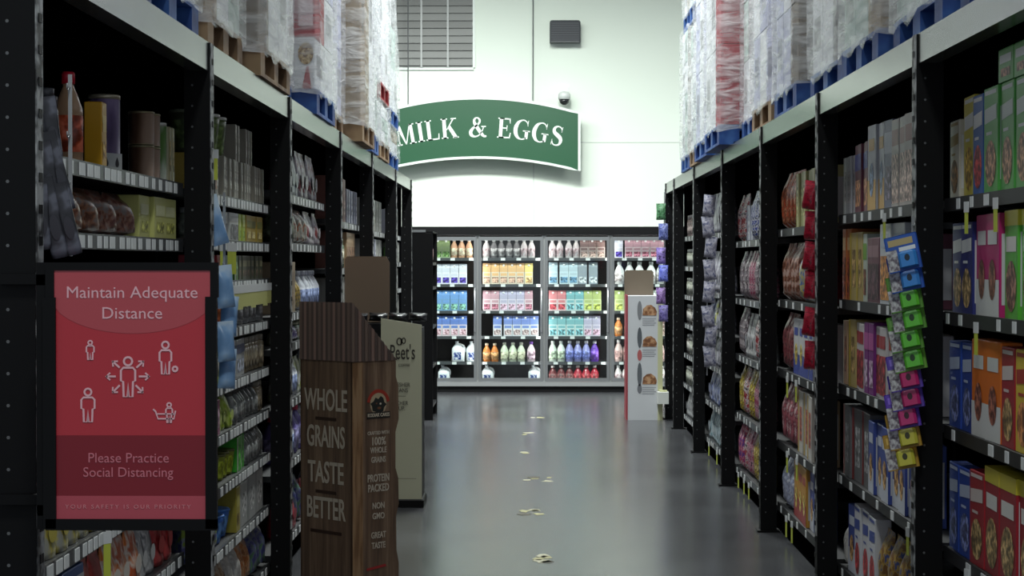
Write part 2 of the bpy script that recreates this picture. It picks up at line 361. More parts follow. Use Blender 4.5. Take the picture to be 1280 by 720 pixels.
def k_jug(w, d, h, label):
    M = mat((236, 238, 242), .35); mb = MB(); n = 16; vs = []; pr = ((0, .92), (.03, 1), (.52, 1), (.62, .92), (.78, .55), (.86, .27), (.92, .22), (.94, .22))
    for v, k in pr:
        ox = -w * .12 * max(0, (v - .5) / .44)
        for i in range(n):
            a = 6.2832 * i / n; c, s_ = math.cos(a), math.sin(a); e = .5 if v < .7 else .9
            vs.append((ox + w / 2 * k * (abs(c) ** e) * (1 if c > 0 else -1), d / 2 * k * (abs(s_) ** e) * (1 if s_ > 0 else -1), v * h))
    mb.add(vs, [tuple(range(n - 1, -1, -1))] + [(j * n + i, j * n + (i + 1) % n, (j + 1) * n + (i + 1) % n, (j + 1) * n + i) for j in range(len(pr) - 1) for i in range(n)] + [tuple((len(pr) - 1) * n + i for i in range(n))], M, True)
    hd = MB().tube([(-w * .02, 0, h * .84), (w * .16, 0, h * .85), (w * .36, 0, h * .78), (w * .46, 0, h * .64), (w * .46, 0, h * .46)], .014, M, 8)
    cp = MB().lathe([(.021, h * .94), (.021, h * .985), (.018, h)], mat((225, 228, 236), .4), 10, cx=-w * .12)
    lb = MB().box(-w * .34, w * .2, -d / 2 - .002, -d / 2 + .001, h * .1, h * .46, pm((30, 60, 120), label, (225, 228, 235), 40))
    return [(None, mb.mesh('jug')), ('handle', hd.mesh('handle')), ('cap', cp.mesh('cap')), ('label_panel', lb.mesh('label_panel'))]
def k_cup(w, d, h, body, label, lid):
    r = w / 2; mb = MB(); B = mat(body, .35); Lm = pm(tuple(int(v * .7) for v in label), label, tuple(min(255, v + 40) for v in label), 30)
    mb.lathe([(r * .78, 0), (r * .8, h * .1), (r * .94, h * .75), (r * .97, h * .92)], B, 12, mz=[B, Lm, B])
    ld = MB().lathe([(r, h * .92), (r, h * .98), (r * .94, h)], mat(lid, .35), 12)
    return [(None, mb.mesh('cup')), ('lid', ld.mesh('lid'))]
KB = dict(box=k_box, bag=k_bag, pouch=k_pouch, bottle=k_bottle, jar=k_jar, can=k_can, carton=k_carton, jug=k_jug, cup=k_cup)
PROTO = {}
def meshes(kind, dims, args):
    k = (kind, tuple(round(v, 3) for v in dims), args)
    if k not in PROTO: PROTO[k] = KB[kind](*dims, *args)
    return PROTO[k]
def place(name, kind, dims, args, loc, rotz, label, cat, group=None, tilt=None, parts=True):
    ms = meshes(kind, dims, args); o = link(name, ms[0][1], None, loc, rotz); tag(o, label, cat, group)
    if tilt: o.rotation_euler = (tilt[0], tilt[1], rotz)
    if parts:
        for pn, me in ms[1:]: link(pn, me, o)
    return o
ORD = ['first', 'second', 'third', 'fourth', 'fifth', 'sixth', 'seventh', 'eighth', 'ninth', 'tenth', 'eleventh', 'twelfth', 'thirteenth', 'fourteenth', 'fifteenth', 'sixteenth', 'seventeenth', 'eighteenth', 'nineteenth', 'twentieth'] + ['twenty-%s' % x for x in ('first', 'second', 'third', 'fourth', 'fifth', 'sixth', 'seventh', 'eighth', 'ninth')]
PLURAL = {'box': 'boxes', 'pouch': 'pouches'}
# spec: key -> (object name, words, category, kind, (w, d, h), args)
S = {}
def spec(key, name, words_, cat, kind, dims, *args): S[key] = (name, words_, cat, kind, dims, args)
def row(specs, x_of, L, hmax, where, group_where, depth=None, gap=.006, upper=None):
    """fills a run of length L from the photo's left to right; x_of(s, d) -> (location, rotation)"""
    s = 0; out = []; q = [k for k, n in specs for _ in range(n)]; i = 0
    while True:
        if i >= len(q): q = q + q[-6:]
        sp = S[q[i]]; i += 1; w, d, h = sp[4]; h = min(h, hmax); g = gap + (rnd.random() < .12) * .02
        if s + w > L or i > 60: break
        out.append((sp, s + w / 2, (w, d, h), q[i - 1])); s += w + g
    cnt = {}
    for sp, *_ in out: cnt[sp[1]] = cnt.get(sp[1], 0) + 1
    seen = {}
    for sp, s, dims, key in out:
        seen[sp[1]] = seen.get(sp[1], 0) + 1; loc, rz = x_of(s, dims[1])
        pos = '' if cnt[sp[1]] == 1 else (' ' + ORD[seen[sp[1]] - 1] + ' from left,')
        lab = f"{sp[1]},{pos} {where}"
        pl = PLURAL.get(sp[2], sp[2] + 's')
        place(sp[0], sp[3], dims, sp[5], loc, rz + rnd.uniform(-.04, .04), lab, sp[2], f"{pl} on {group_where}")

W_ = (228, 228, 226); G_ = (150, 152, 154)
# cereal and snack boxes
spec('tan', 'cereal_box', 'white and tan cereal box', 'box', 'box', (.17, .06, .27), (196, 190, 176), 'cereal', (150, 120, 60), (140, 100, 60))
spec('yelwhite', 'cereal_box', 'yellow and white cereal box', 'box', 'box', (.19, .12, .34), (206, 190, 70), 'cereal', W_, (190, 150, 60))
spec('bluered', 'cereal_box', 'blue cereal box with red picture', 'box', 'box', (.15, .06, .33), (40, 96, 170), 'cereal', W_, (170, 50, 50))
spec('greenbowl', 'cereal_box', 'green cereal box with bowl picture', 'box', 'box', (.20, .06, .34), (86, 170, 78), 'cereal', (200, 210, 205), (160, 120, 90))
spec('bluetan', 'cereal_box', 'navy cereal box with tan picture', 'box', 'box', (.18, .06, .31), (46, 52, 120), 'cereal', W_, (170, 140, 96))
spec('magenta', 'cereal_box', 'magenta and white cereal box', 'box', 'box', (.20, .06, .33), (190, 34, 112), 'half', W_, (130, 84, 66))
spec('lime', 'cereal_box', 'lime green cereal box with yellow top', 'box', 'box', (.20, .06, .35), (94, 190, 62), 'top', (222, 214, 60), (150, 110, 90))
spec('blue', 'cereal_box', 'deep blue cereal box', 'box', 'box', (.18, .06, .30), (44, 74, 160), 'cereal', (190, 200, 225), (110, 120, 170))
spec('orange', 'cereal_box', 'orange and white cereal box', 'box', 'box', (.19, .07, .32), (236, 122, 34), 'half', W_, (150, 90, 70))
spec('red', 'cereal_box', 'red cereal box with mottled picture', 'box', 'box', (.19, .06, .31), (168, 40, 50), 'cereal', (225, 210, 205), (170, 140, 90))
spec('yellow', 'cereal_box', 'yellow cereal box with red picture', 'box', 'box', (.19, .06, .31), (226, 196, 60), 'cereal', (180, 50, 40), (190, 120, 70))
spec('redtop', 'cereal_box', 'red cereal box with yellow top', 'box', 'box', (.21, .07, .34), (160, 36, 48), 'top', (206, 190, 60), (180, 150, 100))
spec('grey_thin', 'snack_box', 'thin pale grey snack box', 'box', 'box', (.075, .16, .27), (190, 188, 192), 'spine', (120, 116, 124), (150, 140, 140))
spec('maroon_thin', 'snack_box', 'thin maroon and blue snack box', 'box', 'box', (.10, .16, .31), (120, 60, 76), 'band', (60, 66, 160), (190, 130, 90))
spec('tall_white', 'cereal_box', 'tall white cereal box with orange foot', 'box', 'box', (.17, .06, .37), (196, 198, 206), 'half', (216, 170, 90), (110, 130, 160))
spec('tall_grey', 'cereal_box', 'tall grey-pink cereal box', 'box', 'box', (.18, .06, .36), (186, 176, 174), 'pic', (150, 90, 90), (190, 160, 150))
spec('tall_navy', 'cereal_box', 'tall slate blue cereal box', 'box', 'box', (.15, .06, .37), (112, 118, 146), 'band', (180, 184, 200), (120, 110, 130))
spec('orangebox', 'snack_box', 'narrow orange snack box', 'box', 'box', (.11, .15, .33), (196, 110, 60), 'pic', (230, 190, 140), (150, 70, 50))
spec('tanbox', 'snack_box', 'tan and yellow snack box', 'box', 'box', (.16, .15, .31), (190, 168, 110), 'spine', (206, 180, 60), (170, 140, 90))
spec('greenwhite', 'snack_box', 'green and white snack box', 'box', 'box', (.12, .15, .30), (200, 208, 196), 'band', (120, 170, 60), (130, 80, 60))
spec('maroonbox', 'snack_box', 'maroon snack box with dark print', 'box', 'box', (.17, .10, .28), (110, 62, 78), 'pic', (150, 110, 120), (80, 50, 60))
spec('whiteorange', 'cereal_box', 'white cereal box with orange picture', 'box', 'box', (.25, .08, .34), (202, 206, 212), 'pic', (176, 186, 200), (206, 130, 60))
spec('tanthin', 'snack_box', 'thin tan snack box', 'box', 'box', (.09, .15, .30), (190, 150, 120), 'spine', (206, 190, 170), (150, 90, 70))
spec('redwhite', 'snack_box', 'red and white snack box', 'box', 'box', (.14, .10, .30), (206, 200, 200), 'pic', (170, 44, 54), (150, 50, 56))
spec('purplebox', 'snack_box', 'purple and pink snack box', 'box', 'box', (.12, .10, .31), (128, 46, 128), 'band', (190, 90, 160), (200, 160, 190))
spec('darkred', 'cereal_box', 'dark grey cereal box with red edge', 'box', 'box', (.24, .08, .33), (110, 110, 112), 'spine', (140, 44, 44), (150, 150, 152))
spec('bluewhite', 'cereal_box', 'blue and white cereal box', 'box', 'box', (.17, .08, .31), (66, 84, 160), 'half', (210, 214, 226), (206, 150, 90))
spec('whitered', 'cereal_box', 'white cereal box with red oval', 'box', 'box', (.19, .07, .33), (208, 208, 214), 'cereal', (60, 80, 160), (180, 44, 50))
spec('brownbag', 'snack_bag', 'brown and gold snack bag', 'bag', 'bag', (.2, .1, .3), (120, 84, 50), (180, 150, 70), (70, 84, 140))
spec('clearred', 'snack_bag', 'clear and red snack bag', 'bag', 'bag', (.2, .1, .28), (190, 186, 186), (170, 60, 70), (210, 206, 206))
spec('candyorange', 'candy_bag', 'orange glossy candy bag', 'bag', 'bag', (.16, .10, .33), (190, 80, 40), (120, 60, 40), (220, 150, 110))
spec('candyviolet', 'candy_bag', 'violet candy bag', 'bag', 'bag', (.16, .10, .3), (110, 96, 160), (170, 160, 190), (80, 60, 120))
spec('thinyel', 'snack_box', 'thin yellow-green snack box', 'box', 'box', (.10, .16, .30), (186, 180, 128), 'spine', (140, 150, 70), (190, 180, 120))
spec('browngloss', 'candy_bag', 'brown glossy candy bag', 'bag', 'bag', (.17, .10, .33), (96, 56, 44), (150, 100, 80), (190, 160, 150))
spec('yelblue', 'snack_bag', 'yellow and blue snack bag', 'bag', 'bag', (.2, .1, .3), (80, 110, 170), (200, 184, 90), (110, 130, 180))
spec('redbag', 'snack_bag', 'red snack bag', 'bag', 'bag', (.2, .1, .28), (150, 40, 54), (180, 70, 80), (110, 30, 44))
spec('maroonbag', 'candy_bag', 'maroon candy bag', 'bag', 'bag', (.18, .10, .33), (110, 48, 56), (150, 90, 92), (70, 36, 44))
spec('pinkbag', 'candy_bag', 'pink candy bag', 'bag', 'bag', (.17, .11, .34), (176, 100, 110), (110, 44, 60), (206, 176, 178))
spec('crackbox', 'cracker_box', 'white, yellow and blue cracker box', 'box', 'box', (.2, .1, .31), (206, 206, 208), 'half', (58, 74, 160), (200, 170, 70))
spec('redyel', 'cracker_box', 'white cracker box with yellow edge', 'box', 'box', (.22, .1, .34), (200, 196, 190), 'spine', (206, 176, 80), (180, 90, 70))
spec('tanbig', 'cracker_box', 'tan brown cracker box', 'box', 'box', (.24, .1, .34), (176, 146, 112), 'pic', (190, 160, 124), (140, 106, 80))
spec('orangered', 'cracker_box', 'amber cracker box with red foot', 'box', 'box', (.19, .1, .36), (206, 150, 60), 'half', (170, 60, 60), (220, 180, 90))
spec('silverbag', 'snack_bag', 'silvery blue snack bag', 'bag', 'bag', (.19, .11, .28), (170, 176, 200), (120, 124, 150), (210, 212, 224))
for k, wd, a in (('c1', 'red and white candy bag', ((150, 36, 46), (206, 196, 196), (60, 50, 60))), ('c2', 'blue and white candy bag', ((50, 64, 140), (206, 208, 216), (56, 56, 84))), ('c3', 'grey and pink candy bag', ((130, 124, 130), (60, 40, 50), (196, 186, 190))),
                 ('c4', 'yellow candy bag', ((190, 172, 70), (96, 70, 40), (220, 206, 140))), ('c5', 'violet and red candy bag', ((90, 60, 130), (180, 50, 70), (200, 180, 190))), ('c6', 'magenta candy bag', ((150, 50, 90), (190, 150, 160), (60, 30, 56)))):
    spec(k, 'candy_bag', wd, 'bag', 'bag', (.11, .08, .33), *a, 46)
spec('foil', 'foil_pouch', 'lavender grey foil pouch', 'pouch', 'pouch', (.14, .09, .33), (150, 146, 162), (190, 188, 198), (100, 98, 116))
spec('foil2', 'foil_pouch', 'pale silver foil pouch', 'pouch', 'pouch', (.14, .09, .3), (176, 176, 176), (140, 140, 144), (206, 206, 206))
spec('foil3', 'foil_pouch', 'blue grey foil pouch', 'pouch', 'pouch', (.14, .09, .25), (100, 110, 150), (150, 156, 184), (180, 182, 190))
spec('foily', 'foil_pouch', 'yellow and grey foil pouch', 'pouch', 'pouch', (.12, .08, .24), (196, 200, 90), (150, 150, 150), (206, 206, 190))
spec('teal', 'foil_pouch', 'pale teal pouch', 'pouch', 'pouch', (.16, .1, .3), (120, 150, 158), (180, 190, 196), (90, 120, 130))
spec('jargrey', 'food_jar', 'grey-green food jar', 'jar', 'jar', (.085, .085, .16), (130, 132, 120), (150, 152, 140), (176, 176, 170))
spec('jarpink', 'food_jar', 'pinkish grey food jar', 'jar', 'jar', (.085, .085, .2), (150, 130, 126), (170, 150, 146), (160, 150, 150))
spec('jardark', 'food_jar', 'dark food jar with grey lid', 'jar', 'jar', (.085, .085, .18), (70, 64, 60), (150, 146, 140), (150, 150, 150))
# left side
spec('greyjar', 'drink_jar', 'dark grey drink mix jar', 'jar', 'jar', (.10, .10, .22), (66, 66, 74), (120, 120, 132), (60, 60, 66))
spec('redcap', 'sauce_bottle', 'orange sauce bottle with red cap', 'bottle', 'bottle', (.13, .13, .38), (176, 140, 110), (190, 74, 40), (190, 30, 50))
spec('yelbox', 'snack_box', 'golden yellow snack box', 'box', 'box', (.14, .1, .29), (214, 160, 30), 'plain', (226, 186, 70), (206, 146, 40))
spec('purpcan', 'drink_canister', 'tall purple drink canister', 'canister', 'can', (.2, .2, .35), (70, 56, 90), (110, 92, 130), (170, 160, 140))
spec('brownjar', 'drink_canister', 'brown cocoa canister', 'canister', 'can', (.19, .19, .31), (70, 46, 36), (120, 92, 74), (150, 140, 110))
spec('greencan', 'drink_canister', 'white and green drink canister', 'canister', 'can', (.16, .16, .26), (90, 130, 60), (190, 194, 180), (206, 206, 200))
spec('creambox', 'tea_box', 'slim cream tea box', 'box', 'box', (.10, .12, .23), (196, 190, 160), 'spine', (170, 150, 70), (160, 140, 90))
spec('bread', 'bread_bag', 'bag of brown rolls in clear film', 'bag', 'bag', (.28, .14, .16), (84, 48, 34), (140, 92, 64), (120, 108, 104))
spec('breadred', 'bread_bag', 'red-brown bread bag', 'bag', 'bag', (.26, .14, .17), (90, 40, 32), (140, 100, 84), (130, 120, 118))
spec('yelgreen', 'tea_box', 'pale yellow-green tea box', 'box', 'box', (.2, .12, .16), (196, 196, 120), 'plain', (206, 206, 160), (180, 180, 90))
spec('goldpk', 'snack_pouch', 'olive and gold snack pouch', 'pouch', 'pouch', (.14, .07, .2), (130, 126, 80), (190, 176, 70), (160, 160, 150))
spec('blueflat', 'snack_box', 'blue, white and red snack box', 'box', 'box', (.24, .1, .2), (60, 90, 150), 'band', (206, 206, 214), (180, 50, 54))
spec('redpk', 'snack_pouch', 'dark red snack pouch', 'pouch', 'pouch', (.16, .07, .19), (150, 34, 40), (180, 70, 70), (110, 24, 34))
spec('orangepk', 'snack_pouch', 'orange and white snack pouch', 'pouch', 'pouch', (.16, .07, .2), (220, 120, 50), (220, 210, 200), (190, 90, 50))
spec('greypk', 'snack_pouch', 'grey and white snack pouch', 'pouch', 'pouch', (.14, .07, .18), (150, 150, 152), (206, 206, 206), (110, 110, 116))
spec('darktub', 'food_tub', 'dark green food tub', 'tub', 'cup', (.14, .14, .17), (60, 66, 50), (76, 96, 50), (110, 116, 100))
spec('whitelid', 'food_tub', 'green tub with white lid', 'tub', 'cup', (.15, .15, .17), (86, 106, 50), (96, 120, 56), (206, 206, 200))
spec('slimgrey', 'seasoning_packet', 'slim grey seasoning packet', 'packet', 'box', (.055, .1, .17), (166, 160, 146), 'spine', (110, 104, 92), (190, 184, 170))
spec('slimdark', 'seasoning_packet', 'slim dark seasoning packet', 'packet', 'box', (.07, .1, .16), (70, 66, 66), 'plain', (110, 100, 96), (130, 90, 70))
spec('clearjar', 'spice_jar', 'clear grey-green spice jar', 'jar', 'jar', (.085, .085, .15), (160, 166, 150), (180, 186, 170), (190, 190, 186))
spec('whitebox', 'tea_box', 'white tea box with grey picture', 'box', 'box', (.24, .1, .15), (206, 208, 204), 'pic', (190, 190, 190), (120, 120, 124))
spec('limebox', 'tea_box', 'lime green tea box', 'box', 'box', (.1, .1, .16), (176, 196, 60), 'plain', (206, 214, 120), (130, 160, 40))
spec('olivebox', 'tea_box', 'olive yellow tea box', 'box', 'box', (.17, .1, .15), (176, 150, 60), 'plain', (120, 120, 50), (190, 170, 110))
spec('redpkt', 'seasoning_packet', 'red seasoning packet', 'packet', 'box', (.11, .08, .13), (160, 44, 56), 'plain', (190, 110, 110), (130, 30, 40))
spec('greenpkt', 'seasoning_packet', 'green and white seasoning packet', 'packet', 'box', (.11, .08, .14), (96, 140, 76), 'spine', (200, 206, 196), (140, 170, 120))
spec('darkpkt', 'seasoning_packet', 'dark olive seasoning packet', 'packet', 'box', (.1, .08, .14), (80, 84, 64), 'plain', (150, 146, 110), (110, 90, 70))
spec('orangespice', 'spice_jar', 'orange-brown spice jar', 'jar', 'jar', (.065, .065, .15), (150, 76, 46), (190, 100, 60), (110, 104, 100))
spec('greyspice', 'spice_jar', 'pale grey spice jar', 'jar', 'jar', (.08, .08, .15), (170, 172, 172), (196, 196, 198), (196, 196, 198))
spec('yelblack', 'mix_box', 'white, yellow and black mix box', 'box', 'box', (.12, .08, .18), (206, 206, 190), 'half', (190, 206, 50), (60, 54, 66))
spec('greyblue', 'mix_box', 'grey mix box with slate band', 'box', 'box', (.14, .08, .18), (180, 182, 182), 'band', (90, 100, 130), (160, 166, 180))
spec('tanjar', 'spice_jar', 'tan spice jar', 'jar', 'jar', (.08, .08, .16), (150, 136, 110), (170, 156, 130), (150, 146, 136))
spec('mauve', 'mix_box', 'mauve mix box', 'box', 'box', (.12, .08, .17), (160, 96, 130), 'spine', (120, 96, 160), (190, 150, 170))
spec('limetub', 'food_pouch', 'lime green food pouch', 'pouch', 'pouch', (.13, .09, .17), (160, 190, 40), (190, 206, 110), (110, 130, 50))
spec('cleargrey', 'spice_bottle', 'clear grey spice bottle', 'bottle', 'bottle', (.085, .085, .17), (130, 132, 130), (160, 162, 160), (90, 90, 90))
spec('olivecup', 'snack_cup', 'lime and olive snack cup', 'cup', 'cup', (.12, .12, .11), (150, 160, 50), (190, 206, 50), (110, 110, 60))
spec('greenbx', 'tea_box', 'bright green small box', 'box', 'box', (.14, .08, .15), (66, 176, 50), 'spine', (190, 196, 180), (90, 190, 70))
spec('bluebag', 'chip_bag', 'blue-violet chip bag with lime picture', 'bag', 'bag', (.26, .12, .25), (96, 100, 160), (150, 156, 190), (150, 176, 70))
spec('yelstand', 'mix_box', 'mustard yellow mix box', 'box', 'box', (.12, .1, .22), (170, 156, 60), 'plain', (190, 180, 90), (130, 110, 50))
spec('blueround', 'food_tub', 'bright blue round tub', 'tub', 'cup', (.2, .2, .12), (60, 120, 210), (90, 150, 230), (80, 140, 226))
spec('bigwhite', 'pasta_box', 'large white-grey pasta box', 'box', 'box', (.26, .14, .22), (186, 188, 186), 'spine', (160, 160, 160), (206, 206, 204))
spec('tanbag', 'flour_bag', 'tan and brown flour bag', 'bag', 'bag', (.15, .1, .24), (150, 116, 84), (190, 170, 150), (110, 76, 54))
spec('whitebag', 'flour_bag', 'white flour bag', 'bag', 'bag', (.16, .1, .22), (200, 198, 194), (180, 174, 170), (216, 214, 210))
spec('orangebag', 'flour_bag', 'orange-brown flour bag', 'bag', 'bag', (.16, .1, .25), (190, 116, 66), (206, 160, 120), (150, 90, 54))
spec('bluetall', 'flour_bag', 'dark blue and grey flour bag', 'bag', 'bag', (.14, .1, .25), (60, 66, 130), (110, 116, 140), (80, 120, 90))
spec('redpouch', 'snack_pouch', 'crimson snack pouch', 'pouch', 'pouch', (.2, .08, .2), (170, 40, 60), (150, 30, 50), (190, 80, 96))
spec('navypouch', 'snack_pouch', 'navy and grey snack pouch', 'pouch', 'pouch', (.24, .08, .26), (60, 66, 90), (90, 96, 120), (150, 150, 160))
spec('whitered2', 'snack_pouch', 'grey and maroon snack pouch', 'pouch', 'pouch', (.22, .08, .27), (150, 144, 150), (190, 186, 190), (130, 60, 60))
spec('dkgreen', 'food_jar', 'dark green food jar', 'jar', 'jar', (.12, .12, .22), (60, 70, 50), (90, 100, 76), (110, 110, 100))
spec('greytall', 'snack_bag', 'grey-green snack bag', 'bag', 'bag', (.22, .1, .24), (130, 132, 120), (160, 160, 150), (150, 90, 60))
spec('shipper', 'shipping_carton', 'brown shipping carton with round print', 'box', 'box', (.26, .2, .27), (150, 132, 108), 'plain', (130, 112, 90), (120, 100, 78))
spec('yelblk', 'snack_bag', 'yellow and black snack bag', 'bag', 'bag', (.2, .1, .2), (176, 146, 50), (70, 64, 60), (206, 176, 80))
spec('whtbottle', 'sauce_bottle', 'white and blue sauce bottle', 'bottle', 'bottle', (.11, .11, .22), (196, 200, 210), (140, 156, 200), (190, 194, 206))
spec('purplebag', 'snack_bag', 'purple and white snack bag', 'bag', 'bag', (.3, .1, .13), (70, 50, 120), (110, 96, 160), (206, 200, 220))
spec('limepch', 'food_pouch', 'lime and white food pouch', 'pouch', 'pouch', (.16, .08, .2), (190, 206, 90), (206, 206, 206), (150, 160, 120))
spec('pinkcap', 'sauce_bottle', 'violet bottle with pink cap', 'bottle', 'bottle', (.12, .12, .25), (120, 110, 180), (160, 156, 210), (210, 60, 90))
spec('brownthin', 'snack_box', 'slim reddish brown snack box', 'box', 'box', (.12, .12, .3), (130, 84, 76), 'spine', (150, 110, 104), (170, 130, 120))
spec('bluestripe', 'snack_box', 'white and blue striped snack box', 'box', 'box', (.13, .12, .24), (190, 192, 204), 'spine', (70, 76, 130), (190, 190, 206))
spec('greenjar', 'food_jar', 'green and cream food jar', 'jar', 'jar', (.14, .14, .2), (90, 120, 90), (200, 196, 170), (190, 196, 170))
spec('greybox', 'snack_box', 'pale grey narrow snack box', 'box', 'box', (.14, .12, .26), (176, 176, 170), 'spine', (120, 120, 116), (196, 196, 190))

# ------------------------------------------------------------------ bays and their goods
def sname(i, n):
    if i == n - 1: return 'bottom shelf'
    return ['top shelf', 'second shelf down', 'third shelf down', 'fourth shelf down', 'fifth shelf down', 'sixth shelf down', 'seventh shelf down', 'eighth shelf down'][i]
def bay(sgn, P, i, zs, rows, bayname, tagstep, vis=None, skip=()):
    D0, D1 = P[i], P[i + 1]; S0 = SR if sgn > 0 else SL
    near = max(D0 + .1, D0 * (1.07 if sgn > 0 else 1.08) - .16); v = vis or (near, D1 - (.05 if i >= 5 else .005))
    shelving(sgn, S0, D0, D1, zs, f"dark steel shelves of the {bayname}", tagstep, v, i == len(P) - 2 or (sgn > 0 and i == 5))
    for si, (z, specs) in enumerate(zip(zs, rows)):
        if not specs: continue
        hm = ((zs[si - 1] - .042) if si else BZ0 - .05) - z - .02
        def x_of(s, d, z=z):
            j = rnd.uniform(.016, .034)
            return ((S0 + j + d / 2, v[1] - s, z + .002), R(-90)) if sgn > 0 else ((-S0 - j - d / 2, v[0] + s, z + .002), R(90))
        row(specs, x_of, v[1] - v[0], hm, f"{sname(si, len(zs))}, {bayname}", f"the {sname(si, len(zs))}, {bayname}")
RZ = (1.82, 1.424, 1.025, .60, .17)
bay(1, PR, 0, RZ, [
    [('tan', 1), ('yelwhite', 1), ('bluered', 1), ('greenbowl', 4)],
    [('bluetan', 2), ('magenta', 2), ('lime', 4)],
    [('blue', 2), ('orange', 2), ('red', 1), ('yellow', 3)],
    [('blue', 2), ('red', 1), ('redtop', 5)],
    [('yellow', 2), ('tanbig', 6)]], 'nearest right bay', .32, vis=(5.75, 7.095))
bay(1, PR, 1, RZ, [
    [('grey_thin', 4), ('maroon_thin', 4), ('tall_white', 2), ('tall_navy', 1), ('tall_grey', 4)],
    [('orangebox', 2), ('tanbox', 2), ('greenwhite', 1), ('maroonbox', 2), ('whiteorange', 2), ('maroonbox', 4)],
    [('tanthin', 2), ('tanbox', 1), ('redwhite', 2), ('purplebox', 2), ('redwhite', 8)],
    [('darkred', 3), ('bluewhite', 8)],
    [('whitebag', 1), ('bluewhite', 1), ('whitered', 3), ('brownbag', 3), ('clearred', 4)]], 'second right bay', .3)
bay(1, PR, 2, (1.79, 1.38, .975, .55, .18), [
    [('candyorange', 4), ('thinyel', 12)],
    [('browngloss', 4), ('yelblue', 4), ('redbag', 4)],
    [('maroonbag', 3), ('crackbox', 8)],
    [('pinkbag', 4), ('redyel', 3), ('tanbig', 5)],
    [('silverbag', 3), ('orangered', 3), ('bluewhite', 8)]], 'third right bay', .3)
bay(1, PR, 3, (1.745, 1.346, .95, .54, .15), [
    [('c1', 4), ('bluestripe', 3), ('c2', 6)], [('c3', 6), ('c6', 3), ('c3', 3)], [('c3', 4), ('foil2', 4), ('c1', 4)],
    [('c4', 3), ('c1', 3), ('c4', 2), ('c6', 3)], [('c5', 3), ('c1', 2), ('c6', 3), ('c4', 6)]], 'fourth right bay', .22)
bay(1, PR, 4, (1.83, 1.36, 1.06, .77, .46, .15), [
    [('foil', 12)], [('foil2', 2), ('foil', 10)], [('foil3', 3), ('foily', 2), ('foil', 6)], [('foil2', 4), ('foil', 8)], [('foil3', 12)], [('teal', 10)]], 'fifth right bay', .2)
bay(1, PR, 5, (1.84, 1.56, 1.29, 1.02, .735, .45, .15), [
    [('jarpink', 20)], [('jargrey', 20)], [('jargrey', 20)], [('jardark', 20)], [('jardark', 4), ('jargrey', 16)], [('jargrey', 20)], [('foil2', 12)]], 'sixth right bay', .2)
bay(-1, PL, 0, (1.885, 1.68, 1.33, 1.05, .80, .535, .16), [
    None,
    [('yelgreen', 1), ('bread', 3), ('breadred', 2), ('yelgreen', 4)],
    None, None,
    [('goldpk', 8), ('greypk', 8)],
    [('blueflat', 3), ('redpk', 2), ('orangepk', 3), ('greypk', 2), ('redpk', 5)], None], 'nearest left bay', .05, vis=(5.05, 7.34))
bay(-1, PL, 1, (1.874, 1.69, 1.52, 1.32, 1.095, .89, .677, .42, .137), [
    [('olivebox', 1), ('slimdark', 4), ('slimgrey', 24)],
    [('clearjar', 6), ('whitebox', 2), ('limebox', 2), ('olivebox', 4)],
    [('redpkt', 5), ('greenpkt', 4), ('darkpkt', 9)],
    [('greyspice', 4), ('orangespice', 8), ('greyspice', 9)],
    [('greyspice', 3), ('yelblack', 2), ('tanjar', 4), ('greyblue', 3), ('tanjar', 6)],
    [('mauve', 4), ('limetub', 3), ('cleargrey', 8), ('tanjar', 4)],
    [('olivecup', 8), ('greenbx', 2), ('cleargrey', 8)],
    [('bluebag', 2), ('blueround', 2), ('yelstand', 1), ('bigwhite', 3)],
    [('tanbag', 5), ('whitebag', 2), ('orangebag', 2), ('bluetall', 5)]], 'second left bay', .05)
bay(-1, PL, 2, (1.955, 1.70, 1.33, 1.17, .87, .55, .16), [
    [('redpouch', 2), ('navypouch', 2), ('whitered2', 6)],
    [('dkgreen', 4), ('greytall', 3), ('whitered2', 4)],
    [('shipper', 2), ('yelblk', 2), ('whtbottle', 8)],
    [('limepch', 1), ('purplebag', 2), ('greenjar', 6)],
    [('limepch', 3), ('whtbottle', 2)], [('pinkcap', 3), ('whtbottle', 2)], [('redpouch', 3), ('bluetall', 2)]], 'third left bay', .12)
bay(-1, PL, 3, (1.87, 1.56, 1.25, .9, .5, .15), [
    [('brownthin', 6), ('bluestripe', 6)], [('brownthin', 3), ('greenjar', 3), ('tanbig', 4)], [('greybox', 3)], None, None, None], 'fourth left bay', .12)
bay(-1, PL, 4, (1.85, 1.55, 1.25, .9, .5, .15), [[('greybox', 4), ('darkpkt', 1), ('greybox', 6)], [('greybox', 3), ('bluestripe', 2), ('greybox', 6)], [('limebox', 3)], None, None, None], 'fifth left bay', .15)
bay(-1, PL, 5, (1.85, 1.6, 1.35, 1.05, .6, .15), [[('bluestripe', 4), ('greybox', 8)], [('greenpkt', 2), ('greybox', 8)], [('limebox', 2), ('greybox', 8)], [('greybox', 8)], None, None], 'sixth left bay', .15)
